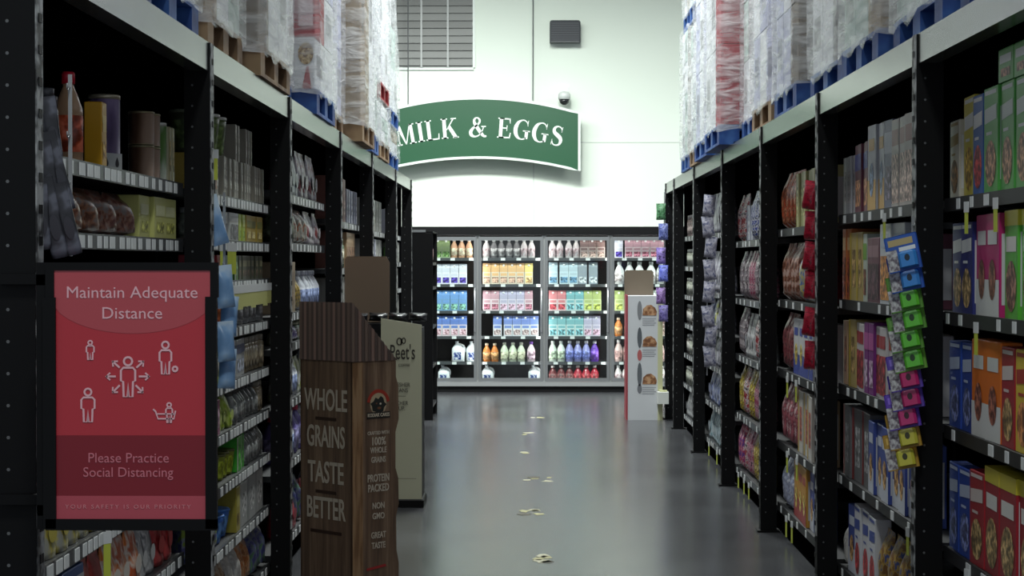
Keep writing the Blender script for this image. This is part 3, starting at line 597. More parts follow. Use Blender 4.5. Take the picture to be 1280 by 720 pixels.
# sparse goods on the top shelf of the nearest left bay
def one(key, D, z, dims, words_, dx=0.0, rz=0.0):
    sp = S[key]; place(sp[0], sp[3], dims, sp[5], (-SL - .03 - dims[1] / 2 - dx, D, z), R(90) + rz, words_, sp[2], 'goods on the top shelf, nearest left bay')
ZT = 1.887
for i, (D, dx) in enumerate(((5.32, 0), (5.42, .03), (5.53, 0), (5.62, .03))): one('greyjar', D, ZT, (.06, .06, .17 + .03 * (i % 2)), f'dark grey drink mix jar, {ORD[i]} from left, top shelf of nearest left bay', dx)
one('redcap', 5.83, ZT, (.085, .085, .265), 'orange sauce bottle with red cap, top shelf of nearest left bay')
one('redcap', 5.95, ZT, (.07, .07, .2), 'shorter orange sauce bottle just beyond the tall red-capped one', .05)
one('yelbox', 6.12, ZT, (.07, .055, .2), 'golden yellow snack box between sauce bottle and purple canister')
one('purpcan', 6.45, ZT, (.102, .102, .25), 'tall purple drink canister on top shelf of nearest left bay', .02)
one('purpcan', 6.58, ZT, (.1, .1, .25), 'second purple drink canister, behind the first one', .05)
o_ = empty('shelf_card', 'white card with two dark spade marks before the purple canister', 'card', (-SL - .045, 6.29, ZT), R(66)); part('card', MB().box(-.055, .055, -.002, .004, 0, .055, mat((176, 178, 178), .5)), o_)
for x_ in (-.028, .028): part('printed_mark', MB().ell(x_, -.003, .022, .010, .010, mat((50, 50, 54), .5)).prism([(x_ - .009, .026), (x_ + .009, .026), (x_, .042)], -.0035, -.002, mat((50, 50, 54), .5)), o_)
for i, (D, j) in enumerate(((6.93, 0), (6.93, 1), (7.04, 0), (7.04, 1))): one('brownjar', D, ZT + j * .117, (.09, .09, .115), f"brown cocoa tin, {('near', 'far')[i // 2]} stack {('lower', 'upper')[j]}, top shelf of nearest left bay")
one('greencan', 7.16, ZT, (.06, .06, .21), 'white and green drink canister beside the brown tins')
for i in range(2): one('creambox', 7.23 + i * .065, ZT, (.055, .06, .2), f'slim cream tea box, {ORD[i]} from left, top shelf of nearest left bay')
# extra green boxes on top of the green ones, nearest right bay
for i in range(3): place('cereal_box', 'box', (.2, .06, .105), ((86, 170, 78), 'plain', (200, 210, 205), (160, 120, 90)), (SR + .06, 6.3 - i * .21, 2.166), R(-90), f'green box lying above the green bowl boxes, {ORD[i]} from left, nearest right bay', 'box', 'green boxes stacked on top')
# second layer on the tubs and packets of the second left bay
for i, (k, D, z) in enumerate((('darktub', 7.98, 2.035), ('darktub', 8.16, 2.035), ('whitelid', 8.36, 2.0452), ('whitelid', 8.54, 2.0452), ('slimgrey', 8.98, 2.0452), ('slimgrey', 9.06, 2.0452), ('slimgrey', 9.3, 2.0452), ('slimgrey', 9.38, 2.0452), ('slimgrey', 9.46, 2.0452))):
    sp = S[k]; place(sp[0], sp[3], sp[4], sp[5], (-SL - .1, D, z), R(90), f"{sp[1]} {ORD[i]} from left in the upper layer, second left bay", sp[2], 'upper layer of the second left bay')

# ------------------------------------------------------------------ pallets and wrapped loads on top of the racks
DECK = BZ1
def pallet(sgn, X, D, z, m, label, wlat=1.0, wd=1.1, group='pallets on top of the racks'):
    mb = MB(); x = lambda a, b: sorted((sgn * (X + a), sgn * (X + b)))
    o = empty('pallet', label, 'pallet', (sgn * X, D, z), 0, group); off = Matrix.Translation((-sgn * X, -D, -z))
    def p(n, q): q.xf(off); return part(n, q, o)
    for k in range(5):
        a, b = x(wlat * k / 5 + .0, wlat * k / 5 + wlat / 5 - .03); p('deck_board', MB().box(a, b, D, D + wd, z + .115, z + .135, m))
    for y in (D, D + wd / 2 - .07, D + wd - .14):
        a, b = x(0, wlat); p('stringer', MB().box(a, b, y, y + .14, z + .095, z + .115, m))
        for k in (0, wlat / 2 - .07, wlat - .14):
            a, b = x(k, k + .14); p('block', MB().box(a, b, y, y + .14, z + .018, z + .095, m))
    a, b = x(0, .1); p('bottom_board', MB().box(a, b, D, D + wd, z, z + .018, m))
    a, b = x(wlat - .1, wlat); p('bottom_board', MB().box(a, b, D, D + wd, z, z + .018, m))
    return o
def load(sgn, X, D0, D1, z, h, cols, label, wlat=1.0, nl=4, nc=3, wrapped=True, taper=0.0, face=None, wr=.014):
    """cartons stacked on a pallet and wound in stretch film"""
    o = empty('wrapped_load', label, 'pallet load', (sgn * X, D0, z), 0, 'wrapped loads on top of the racks'); off = Matrix.Translation((-sgn * X, -D0, -z))
    L = (D1 - D0) / nc; H = h / nl; rr = random.Random(int(D0 * 100) + sgn)
    for j in range(nl):
        tx = taper * ((j / max(1, nl - 1)) ** 2)
        for i in range(nc):
            c = cols[rr.randrange(len(cols))] if i or face is None else face
            if 'red-topped' in label and j and i == 0: c = REDC
            if face == (36, 80, 170) and i == 0 and j < 1: c = WHT
            for a, b in ((.012, wlat * .5), (wlat * .5, wlat)):
                x0, x1 = sorted((sgn * (X + a + tx), sgn * (X + b - .002)))
                q = MB().cbox(x0, x1, D0 + i * L + .004, D0 + (i + 1) * L - .004, z + j * H + .001, z + (j + 1) * H - .002, mat(c, .6), .006)
                if a < .1 and (i + j) % 2 == 0:
                    xx = sgn * (X + a + tx) - sgn * .001
                    q.add([(xx, D0 + (i + .2) * L, z + (j + .3) * H), (xx, D0 + (i + .8) * L, z + (j + .3) * H), (xx, D0 + (i + .8) * L, z + (j + .7) * H), (xx, D0 + (i + .2) * L, z + (j + .7) * H)], [(0, 1, 2, 3)], mat(tuple(int(v * .75) for v in c), .6))
                q.xf(off); part('carton', q, o)
    if 'red-topped' in label:
        q = MB(); q.ell(-.06, -.002, .19, .042, .06, pm((120, 90, 60), (180, 150, 100), (210, 190, 150), 60), 18); q.ribbon([(-.055, .0), (-.05, .12)], [.05, .012], -.003, -.001, mat(REDC, .6)); part('printed_picture', q, o)
        q = MB().quad(-.1, -.02, -.002, .34, .5, mat((226, 196, 200), .6)); part('printed_label', q, o)
    if wrapped:
        mb = MB(); nz, ns = 14, 10
        path = []
        for k in range(ns): path.append((X - wr + wlat + 2 * wr, D0 - wr, k)) if False else None
        pts = []
        for k in range(ns + 1): pts.append((wlat + wr - (wlat + 2 * wr) * k / ns, -wr))            # near face, back to aisle
        for k in range(1, ns + 1): pts.append((-wr, -wr + (D1 - D0 + 2 * wr) * k / ns))            # aisle face
        for k in range(1, ns + 1): pts.append((-wr + (wlat + 2 * wr) * k / ns, D1 - D0 + wr))
        vs = []
        for j in range(nz + 1):
            v = j / nz; tx = taper * (max(0, v - .1) ** 2); zz = z - .05 + (h + .06) * v
            for k, (a, y) in enumerate(pts):
                n = rr.uniform(-.4, .8) * wr * .55; aa = a + (tx if a < wlat * .5 else 0)
                if j == 0: zz = z - .04 + rr.uniform(-.02, .03)
                cx = (aa - wlat / 2); cy = (y - (D1 - D0) / 2)
                vs.append((sgn * (X + wlat / 2 + cx * (1 + n)), D0 + (D1 - D0) / 2 + cy * (1 + n), zz))
        N = len(pts)
        mb.add(vs, [(j * N + k, j * N + k + 1, (j + 1) * N + k + 1, (j + 1) * N + k) for j in range(nz) for k in range(N - 1)], M_WRAP, True)
        mb.xf(off); part('stretch_wrap', mb, o, 'shiny clear stretch film')
    return o
WHT = (228, 230, 234); LAV = (190, 192, 216); KR = (128, 116, 102); GRY = (160, 160, 162); REDC = (168, 38, 54); PINK = (200, 176, 182); GRN = (190, 206, 200); TAN = (158, 140, 116)
PH = .137
RL = [  # X offset, D0, D1, height, colours, near-face colour, pallet, words
    (1.45, 5.75, 6.85, 1.5, (WHT, GRY), None, M_BLUEP, 'clear-wrapped pale grey load, nearest on top of the right rack'),
    (1.42, 7.0, 7.95, 1.5, (WHT, GRN), LAV, M_BLUEP, 'shiny white wrapped load with blue corner, second on top of right rack'),
    (1.385, 8.1, 9.05, 1.55, (GRN, WHT), TAN, M_BLUEP, 'crinkled pale wrapped load with tan corner, third on top of right rack'),
    (1.41, 9.2, 10.25, 1.6, (GRY, WHT), GRY, M_BLUEP, 'grey load wound with diagonal film, fourth on top of right rack'),
    (1.365, 10.45, 11.4, 1.7, (WHT, LAV), KR, M_BLUEP, 'white and lavender wrapped load, fifth on top of right rack'),
    (1.37, 11.6, 12.6, 1.8, (LAV, WHT), LAV, M_WOODP, 'lavender wrapped load on wooden pallet, sixth on top of right rack'),
    (1.41, 12.75, 13.6, 1.6, (WHT, GRY, GRN), WHT, M_BLUEP, 'white wrapped load just nearer than the red load, on right rack'),
    (1.27, 13.75, 14.9, 2.2, (WHT, WHT), REDC, M_BLUEP, 'tall load with red cartons jutting into the aisle, on right rack'),
    (1.30, 15.1, 16.2, 2.2, (WHT, LAV), LAV, M_BLUEP, 'white and blue-grey wrapped load just beyond the red load'),
    (1.33, 16.3, 17.1, 1.05, (GRN, WHT), WHT, M_WOODP, 'low wrapped load under a blue pallet, on right rack'),
    (1.34, 17.3, 18.2, 1.1, (WHT, GRN), KR, M_BLUEP, 'pale wrapped load at the far end of right rack, lower one')]
for i, (X, a, b, h, cols, face, pmat, words_) in enumerate(RL):
    pallet(1, X, a, DECK, pmat, ('blue' if pmat is M_BLUEP else 'brown wooden') + f' pallet on the right rack, under the {ORD[i]} load from the near end', 1.0, b - a)
    load(1, X, a, b, DECK + PH, h, cols, words_, 1.0, 4, 3, True, 0, face)
pallet(1, 1.33, 16.3, DECK + PH + 1.066, M_BLUEP, 'blue pallet high up, stacked on the low wrapped load of right rack', 1.0, .8)
load(1, 1.33, 16.3, 17.1, DECK + 2 * PH + 1.066, 1.2, (WHT, GRN), 'white wrapped load on the high blue pallet of right rack', 1.0, 4, 3, True, 0, KR)
pallet(1, 1.36, 17.3, DECK + PH + 1.116, M_BLUEP, 'blue pallet stacked high at the far end of right rack', 1.0, .9)
load(1, 1.36, 17.3, 18.2, DECK + 2 * PH + 1.116, 1.3, (WHT, TAN), 'white wrapped load, upper one at the far end of right rack', 1.0, 4, 3, True, .05, WHT)
LL = [
    (1.22, 5.2, 6.2, 1.2, (TAN, WHT), TAN, M_BLUEP, 'wrapped tan load, nearest on top of the left rack', 0, 3),
    (1.23, 6.35, 7.4, 1.2, (WHT, TAN, GRY), TAN, M_BLUEP, 'bulging wrapped load with brown cartons above first left bay', 0, 3),
    (1.22, 7.55, 8.45, 1.2, (WHT, GRN), TAN, M_WOODP, 'white crinkled load, third on top of the left rack', 0, 3),
    (1.17, 8.65, 9.7, 1.2, (GRY, WHT), KR, M_WOODP, 'grey-brown carton load wound with film, on the left rack', 0, 2),
    (1.29, 9.9, 10.75, 1.5, (WHT, LAV), WHT, M_BLUEP, 'white and lavender wrapped load beside the red and white one', 0, 4),
    (1.17, 10.9, 11.9, 1.4, (WHT, WHT, LAV), WHT, M_BLUEP, 'white load with tall red-topped cartons on the left rack', 0, 5),
    (1.235, 12.1, 13.1, 1.7, (WHT, LAV), WHT, M_WOODP, 'white wrapped load just beyond the red-topped cartons', 0, 4),
    (1.13, 13.35, 14.35, 2.0, (WHT, TAN), TAN, M_WOODP, 'wrapped load with a tall tan side on the left rack', 0, 1),
    (1.165, 14.55, 15.2, 2.3, (WHT, GRN, WHT), (36, 80, 170), M_BLUEP, 'tall silvery wrapped load on the left rack', 0, 5),
    (1.17, 15.4, 16.4, .3, (WHT, GRN), WHT, M_WOODP, 'low white wrapped load under the red pallet', 0, 3),
    (1.21, 16.8, 18.1, .22, (WHT, TAN), WHT, M_BLUEP, 'low wrapped load at the far end of left rack', 0, 2)]
for i, (X, a, b, h, cols, face, pmat, words_, tp, nl) in enumerate(LL):
    pallet(-1, X, a, DECK, pmat, ('blue' if pmat is M_BLUEP else 'brown wooden') + f' pallet on the left rack, under the {ORD[i]} load from the near end', 1.0, b - a)
    load(-1, X, a, b, DECK + PH, h, cols, words_, 1.0, nl, 3 if i != 5 else 2, True, tp, face)
pallet(-1, 1.17, 15.4, DECK + PH + .316, M_REDP, 'red pallet high up on the left rack', 1.0, 1.0)
load(-1, 1.17, 15.4, 16.4, DECK + 2 * PH + .316, 1.6, (WHT, WHT), 'white wrapped load leaning back on the red pallet', 1.0, 4, 3, True, .16, WHT)
pallet(-1, 1.21, 16.8, DECK + PH + .236, M_BLUEP, 'blue pallet stacked at the far end of left rack', 1.0, 1.3)
load(-1, 1.21, 16.8, 18.1, DECK + 2 * PH + .236, 1.5, (WHT, GRN), 'white wrapped load on the high blue pallet of left rack', 1.0, 4, 3, True, .12, WHT)
# ------------------------------------------------------------------ hanging sign, vent, speaker, camera on the far wall
DS = 25.3; k = DS / F
def glyph(ch):
    q = []
    def rect(x0, x1, z0, z1): q.append(('p', [(x0, z0), (x1, z0), (x1, z1), (x0, z1)]))
    def poly(*p): q.append(('p', list(p)))
    def stem(x0, x1, ser=True):
        rect(x0, x1, 0, 1)
        if ser:
            for z in (0, .94): poly((x0 - .09, z), (x1 + .09, z), (x1 + .09, z + .06), (x0 - .09, z + .06))
    if ch == 'M':
        rect(.13, .19, 0, 1); rect(.84, 1.03, 0, 1); rect(.02, .30, 0, .06); rect(.74, 1.13, 0, .06); rect(.02, .3, .94, 1); rect(.86, 1.13, .94, 1)
        poly((.10, 1), (.5, 0), (.56, 0), (.33, 1)); poly((.5, 0), (.56, 0), (.92, 1), (.86, 1)); return q, 1.15
    if ch == 'I': stem(.11, .31); return q, .42
    if ch == 'L': stem(.11, .31); rect(.3, .74, 0, .07); poly((.7, 0), (.78, 0), (.80, .3), (.76, .3)); return q, .84
    if ch == 'K':
        stem(.11, .31); poly((.30, .42), (.36, .42), (.78, .95), (.70, .95)); rect(.6, .92, .94, 1); poly((.40, .52), (.72, .02), (.96, .02), (.54, .66)); rect(.66, 1.02, 0, .06); return q, 1.02
    if ch == 'E':
        stem(.11, .31); rect(.3, .72, 0, .07); rect(.3, .70, .93, 1); rect(.3, .56, .47, .53); poly((.68, 0), (.76, 0), (.80, .28), (.75, .28)); poly((.66, 1), (.66, .95), (.72, .74), (.75, .74), (.74, 1)); rect(.54, .58, .36, .64); return q, .86
    if ch == 'G':
        pts = [(.82, .74), (.76, .88), (.62, .97), (.46, .97), (.26, .86), (.15, .66), (.12, .5), (.15, .3), (.27, .12), (.46, .03), (.64, .05), (.76, .12)]
        q.append(('r', pts, [.04, .05, .06, .06, .14, .19, .2, .19, .14, .06, .06, .08])); rect(.68, .86, .06, .46); rect(.56, .97, .42, .48); poly((.80, .70), (.84, .70), (.84, 1.0), (.80, .96)); return q, 1.0
    if ch == 'S':
        pts = [(.62, .74), (.56, .9), (.4, .97), (.24, .93), (.15, .8), (.2, .65), (.38, .54), (.56, .43), (.64, .28), (.58, .1), (.4, .03), (.22, .07), (.12, .26)]
        q.append(('r', pts, [.04, .06, .06, .1, .15, .18, .2, .19, .16, .1, .06, .06, .04])); poly((.59, .70), (.63, .70), (.64, .98), (.61, .98)); poly((.10, .02), (.13, .02), (.15, .3), (.11, .3)); return q, .76
    if ch == '&':
        pts = [(1.06, .05), (.9, .06), (.72, .24), (.5, .52), (.36, .74), (.38, .9), (.52, .97), (.66, .88), (.66, .74), (.5, .58), (.28, .44), (.15, .26), (.2, .1), (.38, .03), (.6, .08), (.8, .28), (.9, .52)]
        q.append(('r', pts, [.08, .12, .17, .18, .14, .1, .06, .1, .1, .08, .12, .17, .16, .08, .06, .05, .05])); rect(.76, 1.04, .5, .56); return q, 1.14
    return [], .42
def spline(pts, wd, n=4):
    P, Wd = [], []
    for i in range(len(pts) - 1):
        p0, p1, p2, p3 = pts[max(i - 1, 0)], pts[i], pts[i + 1], pts[min(i + 2, len(pts) - 1)]
        for j in range(n):
            t = j / n
            P.append(tuple(.5 * (2 * p1[a] + (p2[a] - p0[a]) * t + (2 * p0[a] - 5 * p1[a] + 4 * p2[a] - p3[a]) * t * t + (3 * p1[a] - p0[a] - 3 * p2[a] + p3[a]) * t ** 3) for a in (0, 1)))
            Wd.append(wd[i] * (1 - t) + wd[i + 1] * t)
    P.append(pts[-1]); Wd.append(wd[-1]); return P, Wd
sg = empty('hanging_sign', 'green arched sign reading MILK & EGGS hung before the far wall', 'sign', (WX(600, DS), DS, WZ(165, DS)))
so = Matrix.Translation((-WX(600, DS), -DS, -WZ(165, DS)))
def arc(x0, x1, xc, yc, drop, n=24):                      # drop: how far the arch falls per squared half width
    return [(WX(x0 + (x1 - x0) * i / n, DS), WZ(yc + drop * ((x0 + (x1 - x0) * i / n - xc) / 124) ** 2, DS)) for i in range(n + 1)]
XC, DR = 598, 16.5
top = arc(474, 724, XC, 123, 18.5); bot = arc(474, 724, XC, 197, 16)
MG = mat((28, 82, 52), .35); MSW = mat((226, 234, 226), .45)
m = MB()
for i in range(24): m.prism([bot[i], bot[i + 1], top[i + 1], top[i]], DS, DS + .05, MG)
part('panel', m.xf(so), sg)
m = MB(); loop = top + bot[::-1]; m.ribbon(loop, .03, DS - .006, DS + .056, MSW, True); part('border', m.xf(so), sg, 'white rim')
m = MB(); cur = 0; gl = []
for ch in 'MILK & EGGS':
    q, adv = glyph(ch); gl.append((q, cur, adv)); cur += adv + .05
cap = 25 * k; x0t = 497.0; x1t = 703.0; sxp = (x1t - x0t) / cur
for q, c0, adv in gl:
    xm = x0t + (c0 + adv / 2) * sxp; sl = -2 * DR * (xm - XC) / 124 / 124; base = 171.5 + 18 * ((xm - XC) / 124) ** 2
    ca, sa = math.cos(math.atan(sl)), math.sin(math.atan(sl))
    def tr(p):
        u, v = (p[0] - adv / 2) * sxp * k, p[1] * cap
        return (WX(xm, DS) + u * ca - v * sa, WZ(base, DS) + u * sa + v * ca)
    for it in q:
        if it[0] == 'p': m.prism([tr(p) for p in it[1]], DS - .005, DS - .001, MSW)
        else:
            P, Wd = spline(it[1], it[2]); m.ribbon([tr(p) for p in P], [v * cap for v in Wd], DS - .005, DS - .001, MSW)
part('lettering', m.xf(so), sg, 'white serif letters MILK & EGGS')
m = MB().tube([(WX(666, DS), DS + .03, WZ(126, DS)), (WX(667, DS), DS + .03, 6.9)], .008, M_CHROME); part('suspension_cable', m.xf(so), sg)
m = MB().tube([(WX(510, DS), DS + .03, WZ(132, DS)), (WX(510, DS), DS + .03, 6.9)], .008, M_CHROME); part('suspension_cable', m.xf(so), sg)

D = DW; v = empty('louver_vent', 'large grey louvred vent high on the far wall', 'vent', (WX(544, D), D, WZ(85, D)))
vo = Matrix.Translation((-WX(544, D), -D, -WZ(85, D))); x0, x1 = WX(497, D), WX(592, D); x00 = WX(445, D); zb = WZ(85, D)
MV = mat((138, 139, 136), .5); MVL = mat((176, 178, 176), .5)
part('frame', MB().box(x00, x1, D - .03, D - .001, zb - .03, zb, MSW).box(x1 - .01, x1 + .02, D - .03, D - .001, zb, 5.6, MSW).box(x00, x1, D - .012, D - .001, zb, 5.6, MV).xf(vo), v)
for xx in (462, 495, 527, 560): part('mullion', MB().box(WX(xx, D) - .012, WX(xx, D) + .012, D - .045, D - .012, zb, 5.6, MVL).xf(vo), v)
z = zb + .03; i = 0
while z < 5.5:
    mm = (MV, MV, mat((128, 129, 126), .5))[i % 3]
    part('louver', MB().add([(x00, D - .013, z + .09), (x1 - .01, D - .013, z + .09), (x1 - .01, D - .04, z), (x00, D - .04, z), (x00, D - .013, z + .075), (x1 - .01, D - .013, z + .075), (x1 - .01, D - .036, z - .006), (x00, D - .036, z - .006)], [(0, 3, 2, 1), (4, 5, 6, 7), (2, 3, 7, 6), (0, 1, 5, 4)], mm).xf(vo), v); z += .095; i += 1
sp = empty('wall_speaker', 'dark grey box speaker mounted on the far wall', 'speaker', (WX(706, D), D - .12, WZ(41, D))); q = Matrix.Translation((-WX(706, D), -D + .12, -WZ(41, D)))
part('cabinet', MB().cbox(WX(687, D), WX(725, D), D - .2, D, WZ(55, D), WZ(28, D), mat((72, 74, 78), .5), .02).xf(q), sp)
m = MB().box(WX(688.5, D), WX(723.5, D), D - .204, D - .2, WZ(53.5, D), WZ(30, D), mat((62, 64, 68), .7))
for i in range(8): zz = WZ(52 - i * 2.8, D); m.box(WX(689, D), WX(723, D), D - .208, D - .204, zz, zz + .006, mat((84, 86, 90), .6))
part('grille', m.xf(q), sp)
cx, cz = WX(705, D), WZ(123, D); dc = empty('dome_camera', 'small dome security camera above the green sign', 'camera', (cx, D, cz))
def sph(r, a0, a1, n=7): return [(r * math.cos(R(a0 + (a1 - a0) * i / n)), r * math.sin(R(a0 + (a1 - a0) * i / n))) for i in range(n + 1)]
part('mount', MB().box(-.03, .03, -.17, 0, .05, .10, MSW).box(-.06, .06, -.02, 0, 0, .14, MSW), dc)
part('housing', MB().lathe([(.075, -.03), (.078, .03), (.06, .06), (.02, .075)], mat((206, 210, 206), .35), 16, 0, -.17), dc)
part('dome', MB().lathe([(.02, -.1), (.055, -.075), (.07, -.03)], mat((30, 31, 33), .15), 16, 0, -.17), dc)

# ------------------------------------------------------------------ dairy cooler along the far wall
DC = 24.8; dx0 = -1.498; PW = .818; ND = 4; zt, zb = 1.915, .13
co = empty('dairy_cooler', 'long glass-door dairy cooler with black top along the far wall', 'cooler', (0, DC, 0)); q = Matrix.Translation((0, -DC, 0))
CX0, CX1 = -2.6, 2.7; zin = mat((58, 60, 64), .6)
part('header', MB().box(CX0, CX1, DC - .04, DW - .005, zt + .02, 2.04, M_BLACK).xf(q), co)
part('kick_plate', MB().box(CX0, CX1, DC - .02, DC + .04, 0, .075, M_BLACK).xf(q), co)
part('sill', MB().box(CX0, CX1, DC - .05, DC + .06, .075, zb, M_ALU).xf(q), co, 'silver sill')
part('back_panel', MB().box(CX0, CX1, DW - .03, DW - .005, 0, zt + .02, mat((50, 46, 48), .6)).xf(q), co)
part('floor_pan', MB().box(CX0, CX1, DC + .06, DW - .03, .06, .10, mat((120, 122, 124), .4)).xf(q), co)
part('end_panel', MB().box(CX0 - .05, CX0, DC - .04, DW - .005, 0, 2.04, M_BLACK).xf(q), co)
part('end_panel', MB().box(CX1, CX1 + .05, DC - .04, DW - .005, 0, 2.04, M_BLACK).xf(q), co)
part('side_panel', MB().box(CX0, dx0 - .02, DC - .02, DC + .02, zb, zt + .02, M_BLACK).xf(q), co)
part('side_panel', MB().box(dx0 + 4 * PW + .02, CX1, DC - .02, DC + .02, zb, zt + .02, M_BLACK).xf(q), co)
M_FRM = mat((128, 130, 132), .35, .5)
M_LED = mat((255, 255, 252), .5, 0, .5, 9.0)
for i in range(ND + 1):
    x = dx0 + i * PW
    part('mullion', MB().box(x - .028, x + .028, DC + .005, DC + .07, zb, zt + .02, M_ALU).xf(q), co)
    for s_ in (-1, 1):
        part('light_tube', MB().tube([(x + s_ * .03, DC + .085, zb + .1), (x + s_ * .03, DC + .085, zt - .05)], .011, M_LED, 8).xf(q), co, 'glowing white tube')
part('header_light', MB().box(dx0, dx0 + 4 * PW, DC + .06, DC + .09, zt - .012, zt, M_LED).xf(q), co)
CS = (1.655, 1.33, 1.0, .685, .367, .105)
for z in CS[:-1]:
    s_ = part('shelf', MB().box(dx0 - .1, dx0 + 4 * PW + .1, DC + .13, DW - .05, z - .022, z - .004, mat((96, 98, 100), .4)).xf(q), co)
    part('price_rail', MB().box(dx0 - .1, dx0 + 4 * PW + .1, DC + .118, DC + .13, z - .034, z + .002, mat((70, 72, 75), .4)).xf(q), s_)
    for i in range(16):
        x = dx0 + .06 + i * .21 + rnd.uniform(-.03, .03); part('price_tag', MB().box(x, x + .055, DC + .115, DC + .118, z - .032, z, M_TAG).xf(q), s_)
for i in range(ND):
    x0, x1 = dx0 + i * PW + .012, dx0 + (i + 1) * PW - .012; m = MB()
    y0, y1 = DC - .035, DC + .004
    fr = .034
    m.box(x0, x0 + fr, y0, y1, zb + .004, zt, M_FRM).box(x1 - fr, x1, y0, y1, zb + .004, zt, M_FRM).box(x0 + fr, x1 - fr, y0, y1, zt - .045, zt, M_FRM).box(x0 + fr, x1 - fr, y0, y1, zb + .004, zb + .045, M_FRM)
    d = part('door', m.xf(q), co)
    part('glass_pane', MB().box(x0 + fr, x1 - fr, DC - .02, DC - .016, zb + .045, zt - .045, M_GLASS).xf(q), d)
    hx = x1 - .02
    part('handle', MB().tube([(hx, y0, .75), (hx, y0 - .045, .78), (hx, y0 - .045, 1.25), (hx, y0, 1.28)], .011, M_CHROME, 8).xf(q), d)
def soft(c, k=.3): return tuple(int(v + (226 - v) * k) for v in c)
def cs(key, name, wd, cat, kind, dims, *a):
    if kind == 'carton': a = (a[0], soft(a[1], .22 if 'violet' in wd else .32)) + a[2:]
    spec(key, name, wd, cat, kind, dims, *a)
cs('k_green', 'juice_carton', 'green and grey carton', 'carton', 'carton', (.1, .09, .24), (150, 166, 130), (110, 140, 70), (96, 130, 70))
cs('k_peach', 'juice_bottle', 'peach juice bottle', 'bottle', 'bottle', (.09, .09, .26), (226, 176, 140), (240, 206, 176), (236, 230, 226))
cs('k_orange', 'milk_carton', 'white carton with orange top', 'carton', 'carton', (.1, .09, .26), (222, 224, 226), (226, 150, 80), (90, 100, 170))
cs('k_grey', 'milk_carton', 'white and olive carton', 'carton', 'carton', (.1, .09, .26), (206, 208, 200), (130, 136, 140), (120, 130, 60))
cs('k_violet', 'milk_carton', 'white carton with violet foot', 'carton', 'carton', (.1, .09, .25), (236, 234, 244), (210, 212, 226), (80, 60, 160))
cs('k_blue', 'milk_carton', 'blue and teal milk carton', 'carton', 'carton', (.1, .09, .25), (120, 160, 200), (70, 130, 210), (130, 180, 160))
cs('k_bluepink', 'milk_carton', 'blue milk carton with white and pink foot', 'carton', 'carton', (.1, .09, .25), (224, 210, 216), (50, 90, 190), (220, 170, 180))
cs('k_bluewht', 'milk_carton', 'white milk carton with blue top', 'carton', 'carton', (.105, .09, .25), (226, 226, 232), (80, 110, 206), (210, 180, 180))
cs('k_silver', 'juice_bottle', 'grey bottle with silver label', 'bottle', 'bottle', (.09, .09, .26), (120, 116, 118), (190, 186, 186), (200, 200, 200))
cs('k_pinkwht', 'juice_bottle', 'white bottle with pink print', 'bottle', 'bottle', (.088, .088, .26), (236, 226, 226), (226, 196, 200), (240, 240, 240))
cs('k_cream', 'creamer_carton', 'cream carton with orange top', 'carton', 'carton', (.1, .09, .26), (230, 214, 196), (236, 166, 90), (206, 160, 140))
cs('k_yellow', 'creamer_carton', 'cream carton with yellow top', 'carton', 'carton', (.1, .09, .26), (236, 220, 196), (240, 206, 90), (226, 180, 120))
cs('k_lilac', 'creamer_carton', 'lilac and white carton', 'carton', 'carton', (.1, .09, .25), (222, 212, 226), (170, 160, 196), (206, 160, 180))
cs('k_rose', 'creamer_carton', 'rose and white carton', 'carton', 'carton', (.1, .09, .25), (232, 214, 220), (190, 130, 146), (200, 120, 140))
cs('k_amber', 'juice_bottle', 'orange juice bottle', 'bottle', 'bottle', (.095, .095, .23), (220, 130, 60), (236, 170, 110), (230, 206, 180))
cs('k_vcap', 'creamer_bottle', 'pale pink bottle with violet cap', 'bottle', 'bottle', (.1, .1, .25), (236, 214, 222), (214, 176, 196), (150, 90, 206))
cs('k_sage', 'creamer_bottle', 'pale green bottle', 'bottle', 'bottle', (.1, .1, .24), (206, 214, 190), (190, 190, 160), (206, 206, 190))
cs('k_brown', 'milk_carton', 'white carton with brown top', 'carton', 'carton', (.1, .09, .26), (214, 196, 190), (110, 70, 64), (190, 160, 150))
cs('k_ice', 'milk_carton', 'icy blue and white carton', 'carton', 'carton', (.11, .09, .27), (206, 224, 232), (170, 196, 210), (90, 130, 160))
cs('k_steel', 'milk_carton', 'steel grey carton', 'carton', 'carton', (.11, .09, .27), (150, 160, 172), (120, 132, 146), (196, 206, 214))
cs('k_redw', 'yogurt_carton', 'red and white carton', 'carton', 'carton', (.105, .09, .25), (232, 210, 212), (206, 90, 96), (200, 70, 80))
cs('k_tealw', 'yogurt_carton', 'teal and white carton', 'carton', 'carton', (.105, .09, .25), (206, 226, 226), (80, 160, 170), (120, 180, 190))
cs('k_lime', 'yogurt_carton', 'yellow-green carton', 'carton', 'carton', (.105, .09, .25), (214, 222, 170), (160, 180, 80), (180, 190, 90))
cs('k_purple', 'drink_bottle', 'purple drink bottle', 'bottle', 'bottle', (.1, .1, .26), (110, 66, 180), (130, 80, 200), (240, 236, 244))
cs('k_lav', 'drink_bottle', 'lavender blue drink bottle', 'bottle', 'bottle', (.1, .1, .26), (150, 150, 206), (120, 130, 210), (240, 236, 244))
cs('k_pale', 'drink_bottle', 'white and pale green bottle', 'bottle', 'bottle', (.1, .1, .26), (224, 232, 222), (190, 206, 180), (236, 240, 236))
cs('k_redb', 'drink_bottle', 'red drink bottle', 'bottle', 'bottle', (.1, .1, .22), (180, 40, 60), (206, 70, 80), (236, 226, 226))
cs('k_dkred', 'drink_bottle', 'dark red drink bottle', 'bottle', 'bottle', (.1, .1, .22), (110, 40, 44), (150, 90, 90), (230, 220, 220))
